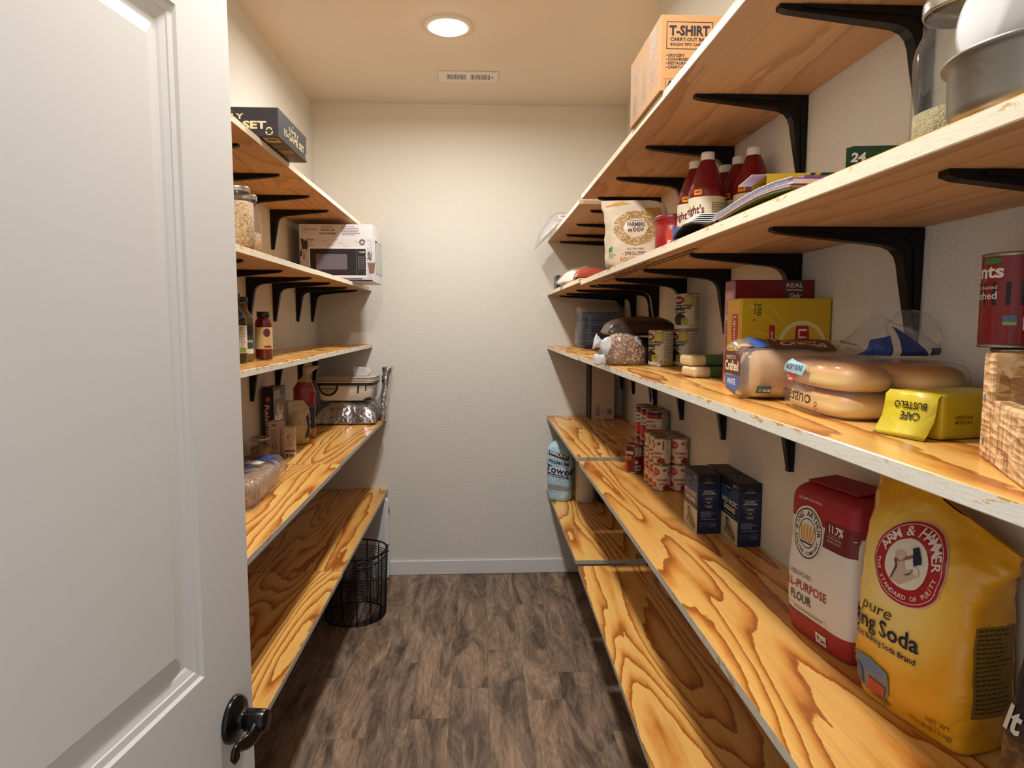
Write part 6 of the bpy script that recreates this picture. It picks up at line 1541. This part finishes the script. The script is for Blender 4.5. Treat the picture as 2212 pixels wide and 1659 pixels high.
# silver pouch with a food container and lids on it
t = thing('foil_pouch', 'large silver foil pouch lying flat at the back of the fourth left-hand shelf', 'pouch', (-0.728, 3.765, ZD), 0.0)
fp = pillow(0.325, 0.31, 0.118, p=4.0, q=0.42, seed=91, amp=0.012, freq=14, nx=44, ny=40, edge=0.1)
fp.build('pouch', M_FOIL, t)
topz = ZD + 0.129
t = thing('food_container', 'white food container with black trim resting on the silver pouch', 'container', (-0.728, 3.755, topz), 0.0)
cs = superloft([(0.0, 0, 0, 0.135, 0.105, 7), (0.008, 0, 0, 0.142, 0.112, 7), (0.070, 0, 0, 0.150, 0.120, 7), (0.084, 0, 0, 0.152, 0.122, 7)], 64)
cs.build('tub', rgb(226, 220, 212, 0.4), t)
superloft([(0.0845, 0, 0, 0.153, 0.123, 7), (0.085, 0, 0, 0.158, 0.128, 7), (0.094, 0, 0, 0.158, 0.128, 7), (0.096, 0, 0, 0.152, 0.122, 7)], 64).build('black_rim', rgb(22, 22, 24, 0.4), t)
bt = cs.bvh(); mp = bvh_map(bt, (-0.15, -0.13, 0), (1, 0, 0), (0, 0, 1))
arch = [(0.042 + 0.056 * math.cos(a) + 0.02, 0.084 + 0.058 * math.sin(a)) for a in [math.pi + math.pi * i / 16 for i in range(17)]]
arch2 = [(0.042 + 0.044 * math.cos(a) + 0.02, 0.084 + 0.046 * math.sin(a)) for a in [math.pi + math.pi * i / 16 for i in range(17)]]
prints(t, mp, [P_(arch, (22, 22, 24), 0), P_(arch2, (176, 160, 140), 1), TF('Farberware', 0.026, 0.062, 0.072, 0.011, (60, 52, 46), 2, 0.02), TF('all', 0.055, 0.050, 0.012, 0.006, (60, 52, 46), 2, 0.02), P_([(0.216, 0.040), (0.224, 0.040), (0.230, 0.084), (0.220, 0.084)], (22, 22, 24), 0), P_([(0.258, 0.054), (0.265, 0.054), (0.268, 0.084), (0.262, 0.084)], (22, 22, 24), 0), P_([(0.240, 0.0), (0.262, 0.016), (0.292, 0.018), (0.296, 0.0)], (26, 26, 28), 0)], 0.008)
for i in range(4):
    tt = MB()
    superloft([(0.0, 0, 0, 0.154, 0.124, 7), (0.0012, 0, 0, 0.159, 0.129, 7), (0.0062, 0, 0, 0.159, 0.129, 7), (0.0078, 0, 0, 0.15, 0.12, 7)], 56, mb=tt)
    o = tt.build('container_lid', rgb(*[(206, 190, 170), (196, 180, 162)][i % 2], 0.3))
    o.location = (-0.726 + 0.003 * (i % 2), 3.753, topz + 0.0968 + i * 0.0086)
    tag(o, 'thin pale container lid, %s from the bottom of the pile of four' % ('first', 'second', 'third', 'fourth')[i], 'lid', 'pile of container lids')
# white scoop on the lids
scz = topz + 0.0968 + 4 * 0.0086
t = thing('plastic_scoop', 'translucent white plastic scoop lying on the container lids', 'scoop', (-0.665, 3.70, scz))
M_SCOOP = film('frosted_plastic', (0.92, 0.92, 0.92), 0.5, 0.3, 0.1, 20)
sc = MB(); pl = [(-0.02, 0.001), (0.052, 0.001), (0.074, 0.022), (0.052, 0.046), (-0.02, 0.050)]
sc.prism(pl, lambda p, s: (p[0], -0.028 + 0.056 * s, p[1])); sc.build('cup', M_SCOOP, t, bevel=0.003, fix=True)
MB().tube([(-0.022, -0.008, 0.030), (-0.042, -0.009, 0.030), (-0.052, -0.003, 0.029), (-0.052, 0.005, 0.028), (-0.042, 0.010, 0.028), (-0.022, 0.008, 0.028)], 0.004, 8).build('handle', M_SCOOP, t)
# foil bag with white string at the right
t = thing('foil_bag', 'upright crinkled silver foil bag with a white string at the shelf edge', 'bag', (-0.525, 3.80, ZD), math.radians(3))
fbg = superloft(interp_secs([(0.001, 0.0, 0, 0.014, 0.05, 3), (0.02, 0.0, 0, 0.019, 0.06, 3), (0.10, 0.004, 0, 0.019, 0.062, 2.6), (0.19, 0.012, 0, 0.022, 0.06, 2.6), (0.26, 0.020, 0, 0.026, 0.056, 2.4), (0.30, 0.026, 0, 0.030, 0.05, 2.2), (0.302, 0.026, 0, 0.006, 0.045, 2.2)], 28), 44, seed=95, amp=0.006, freq=26)
fbg.v = [(x - 0.016, y, z) for x, y, z in fbg.v]
fbg.build('bag_skin', M_FOIL, t)
bt = fbg.bvh()
path = []
for i in range(60):
    f = i / 59.0
    u, z = 0.010 * math.sin(f * 9.0) - 0.004, 0.20 - 0.11 * f + 0.018 * math.sin(f * 14)
    path.append((0.0 + u * 0.9 - 0.002, -0.068 - 0.004 * math.cos(f * 9), z))
MB().tube(path, 0.0011, 6).build('string', rgb(226, 222, 214, 0.6), t)
# short glass jar and bagged bread near the door
jar('short wide glass jar of brown powder behind the bagged sandwich bread', (-0.866, 2.655, ZD), 0.038, 0.100, 0.0385, 0.06, M_SEEDS, 'glass jars')
t = thing('sandwich_bread', 'bag of brown sandwich bread with blue and green print near the door', 'bread', (-0.745, 2.150, ZD), math.radians(4))
lf = loaf_loft(-0.20, 0.20, 0.058, 0.040, 2, 0.004)
M_BROWNB = speckle('brown_bread', [(150, 112, 78), (176, 138, 100), (110, 74, 46)], 160, 0.8, 0.2)
lf.v = [(-y * 1.25, x, z + 0.0425) for x, y, z in lf.v]
lf.build('loaf', M_BROWNB, t)
bg = loaf_loft(-0.225, 0.225, 0.066, 0.047, 9, 0.009, 26)
bg.v = [(-y * 1.28, x, max(0.0008, z + 0.0485)) for x, y, z in bg.v]
bg.build('bag', film('bread_bag_clear', (0.98, 0.98, 0.98), 0.08, 0.12, 0.9, 34), t)
bt = bg.bvh(); mp = bvh_map(bt, (-0.085, -0.225, 0.11), (1, 0, 0), (0, 1, 0))
BLU = (34, 54, 124)
prints(t, mp, [P_([(0.03, 0.37), (0.12, 0.30), (0.165, 0.33), (0.10, 0.41)], BLU, 0), P_([(0.0, 0.40), (0.10, 0.385), (0.09, 0.44), (0.0, 0.44)], (110, 66, 46), 0), P_([(0.0, 0.24), (0.05, 0.25), (0.07, 0.33), (0.0, 0.36)], (90, 116, 82), 0), P_([(0.06, 0.25), (0.12, 0.24), (0.13, 0.28), (0.07, 0.30)], (206, 204, 200), 0)] + [P_([(0.0 + k * 0.022, 0.06), (0.014 + k * 0.022, 0.06), (0.04 + k * 0.026, 0.19), (0.024 + k * 0.026, 0.20)], BLU, 0) for k in range(4)], 0.012)

# ================================================================== floor, left
t = thing('wire_basket', 'round black wire basket on the floor under the lowest left-hand shelf', 'basket', (-0.648, 3.395, 0.0))
RB, RT, HB = 0.150, 0.166, 0.345
def circ(r, z, n=48, c=(0, 0)): return [(c[0] + r * math.cos(2 * math.pi * k / n), c[1] + r * math.sin(2 * math.pi * k / n), z) for k in range(n)]
MB().tube(circ(RT + 0.002, HB), 0.0042, 8, closed=True).build('top_rim', M_BLACK, t)
MB().tube(circ(RB, 0.006), 0.0042, 8, closed=True).build('base_rim', M_BLACK, t)
mb = MB()
for i in range(29):
    f = (i + 1) / 30.0
    mb.tube(circ(RB + (RT - RB) * f, 0.008 + (HB - 0.028) * f, 40), 0.0021, 5, closed=True)
mb.build('wire_rings', rgb(26, 24, 24, 0.3, 0.2), t)['kind'] = 'stuff'
for k in range(14):
    a = 2 * math.pi * k / 14
    MB().tube([((RB + 0.003) * math.cos(a), (RB + 0.003) * math.sin(a), 0.004), ((RT + 0.002) * math.cos(a), (RT + 0.002) * math.sin(a), HB)], 0.0032, 6).build('upright', M_BLACK, t)
mb = MB()
for i in range(-4, 5):
    x = i * 0.032; l = math.sqrt(RB * RB - x * x)
    mb.tube([(x, -l, 0.006), (x, l, 0.006)], 0.002, 5)
mb.build('base_wires', M_BLACK, t)['kind'] = 'stuff'
# handle loops at the right of the rim
for dz in (0.0, 0.030):
    MB().tube([(RT * math.cos(a) * (1.0 + 0.0) + 0.004 * q, RT * math.sin(a), HB - 0.026 - dz + 0.018 * q) for q, a in ((0, -1.3), (0.6, -1.0), (1.2, -0.7), (2.2, -0.4), (3.2, -0.12))], 0.003, 6).build('handle_wire', M_BLACK, t)
# folded white plastic table standing against the back wall
t = thing('folding_table', 'white plastic folding table leaning upright against the back wall behind the basket', 'table', (-0.735, 3.872, 0.0))
def rrect(w, h, r, n=8):
    pts = []
    for (cx, cy, a0) in ((w - r, h - r, 0), (r, h - r, 90), (r, r, 180), (w - r, r, 270)):
        for i in range(n + 1):
            a = math.radians(a0 + 90 * i / n); pts.append((cx + r * math.cos(a), cy + r * math.sin(a)))
    return pts
mb = MB().prism(rrect(0.40, 0.496, 0.035), lambda p, s: (p[0] - 0.20, -0.018 + 0.036 * s, p[1] + 0.0008))
mb.build('table_top', rgb(224, 224, 226, 0.35), t, bevel=0.007, seg=3, fix=True)
mb = MB().prism(rrect(0.36, 0.456, 0.03), lambda p, s: (p[0] - 0.18, -0.0225 + 0.004 * s, p[1] + 0.02))
mb.build('skirt_panel', rgb(214, 214, 216, 0.4), t, bevel=0.002, fix=True)
MB().box(0.186, 0.2035, -0.010, 0.010, 0.395, 0.430).build('grip_recess', rgb(60, 60, 62, 0.5), t, bevel=0.003)
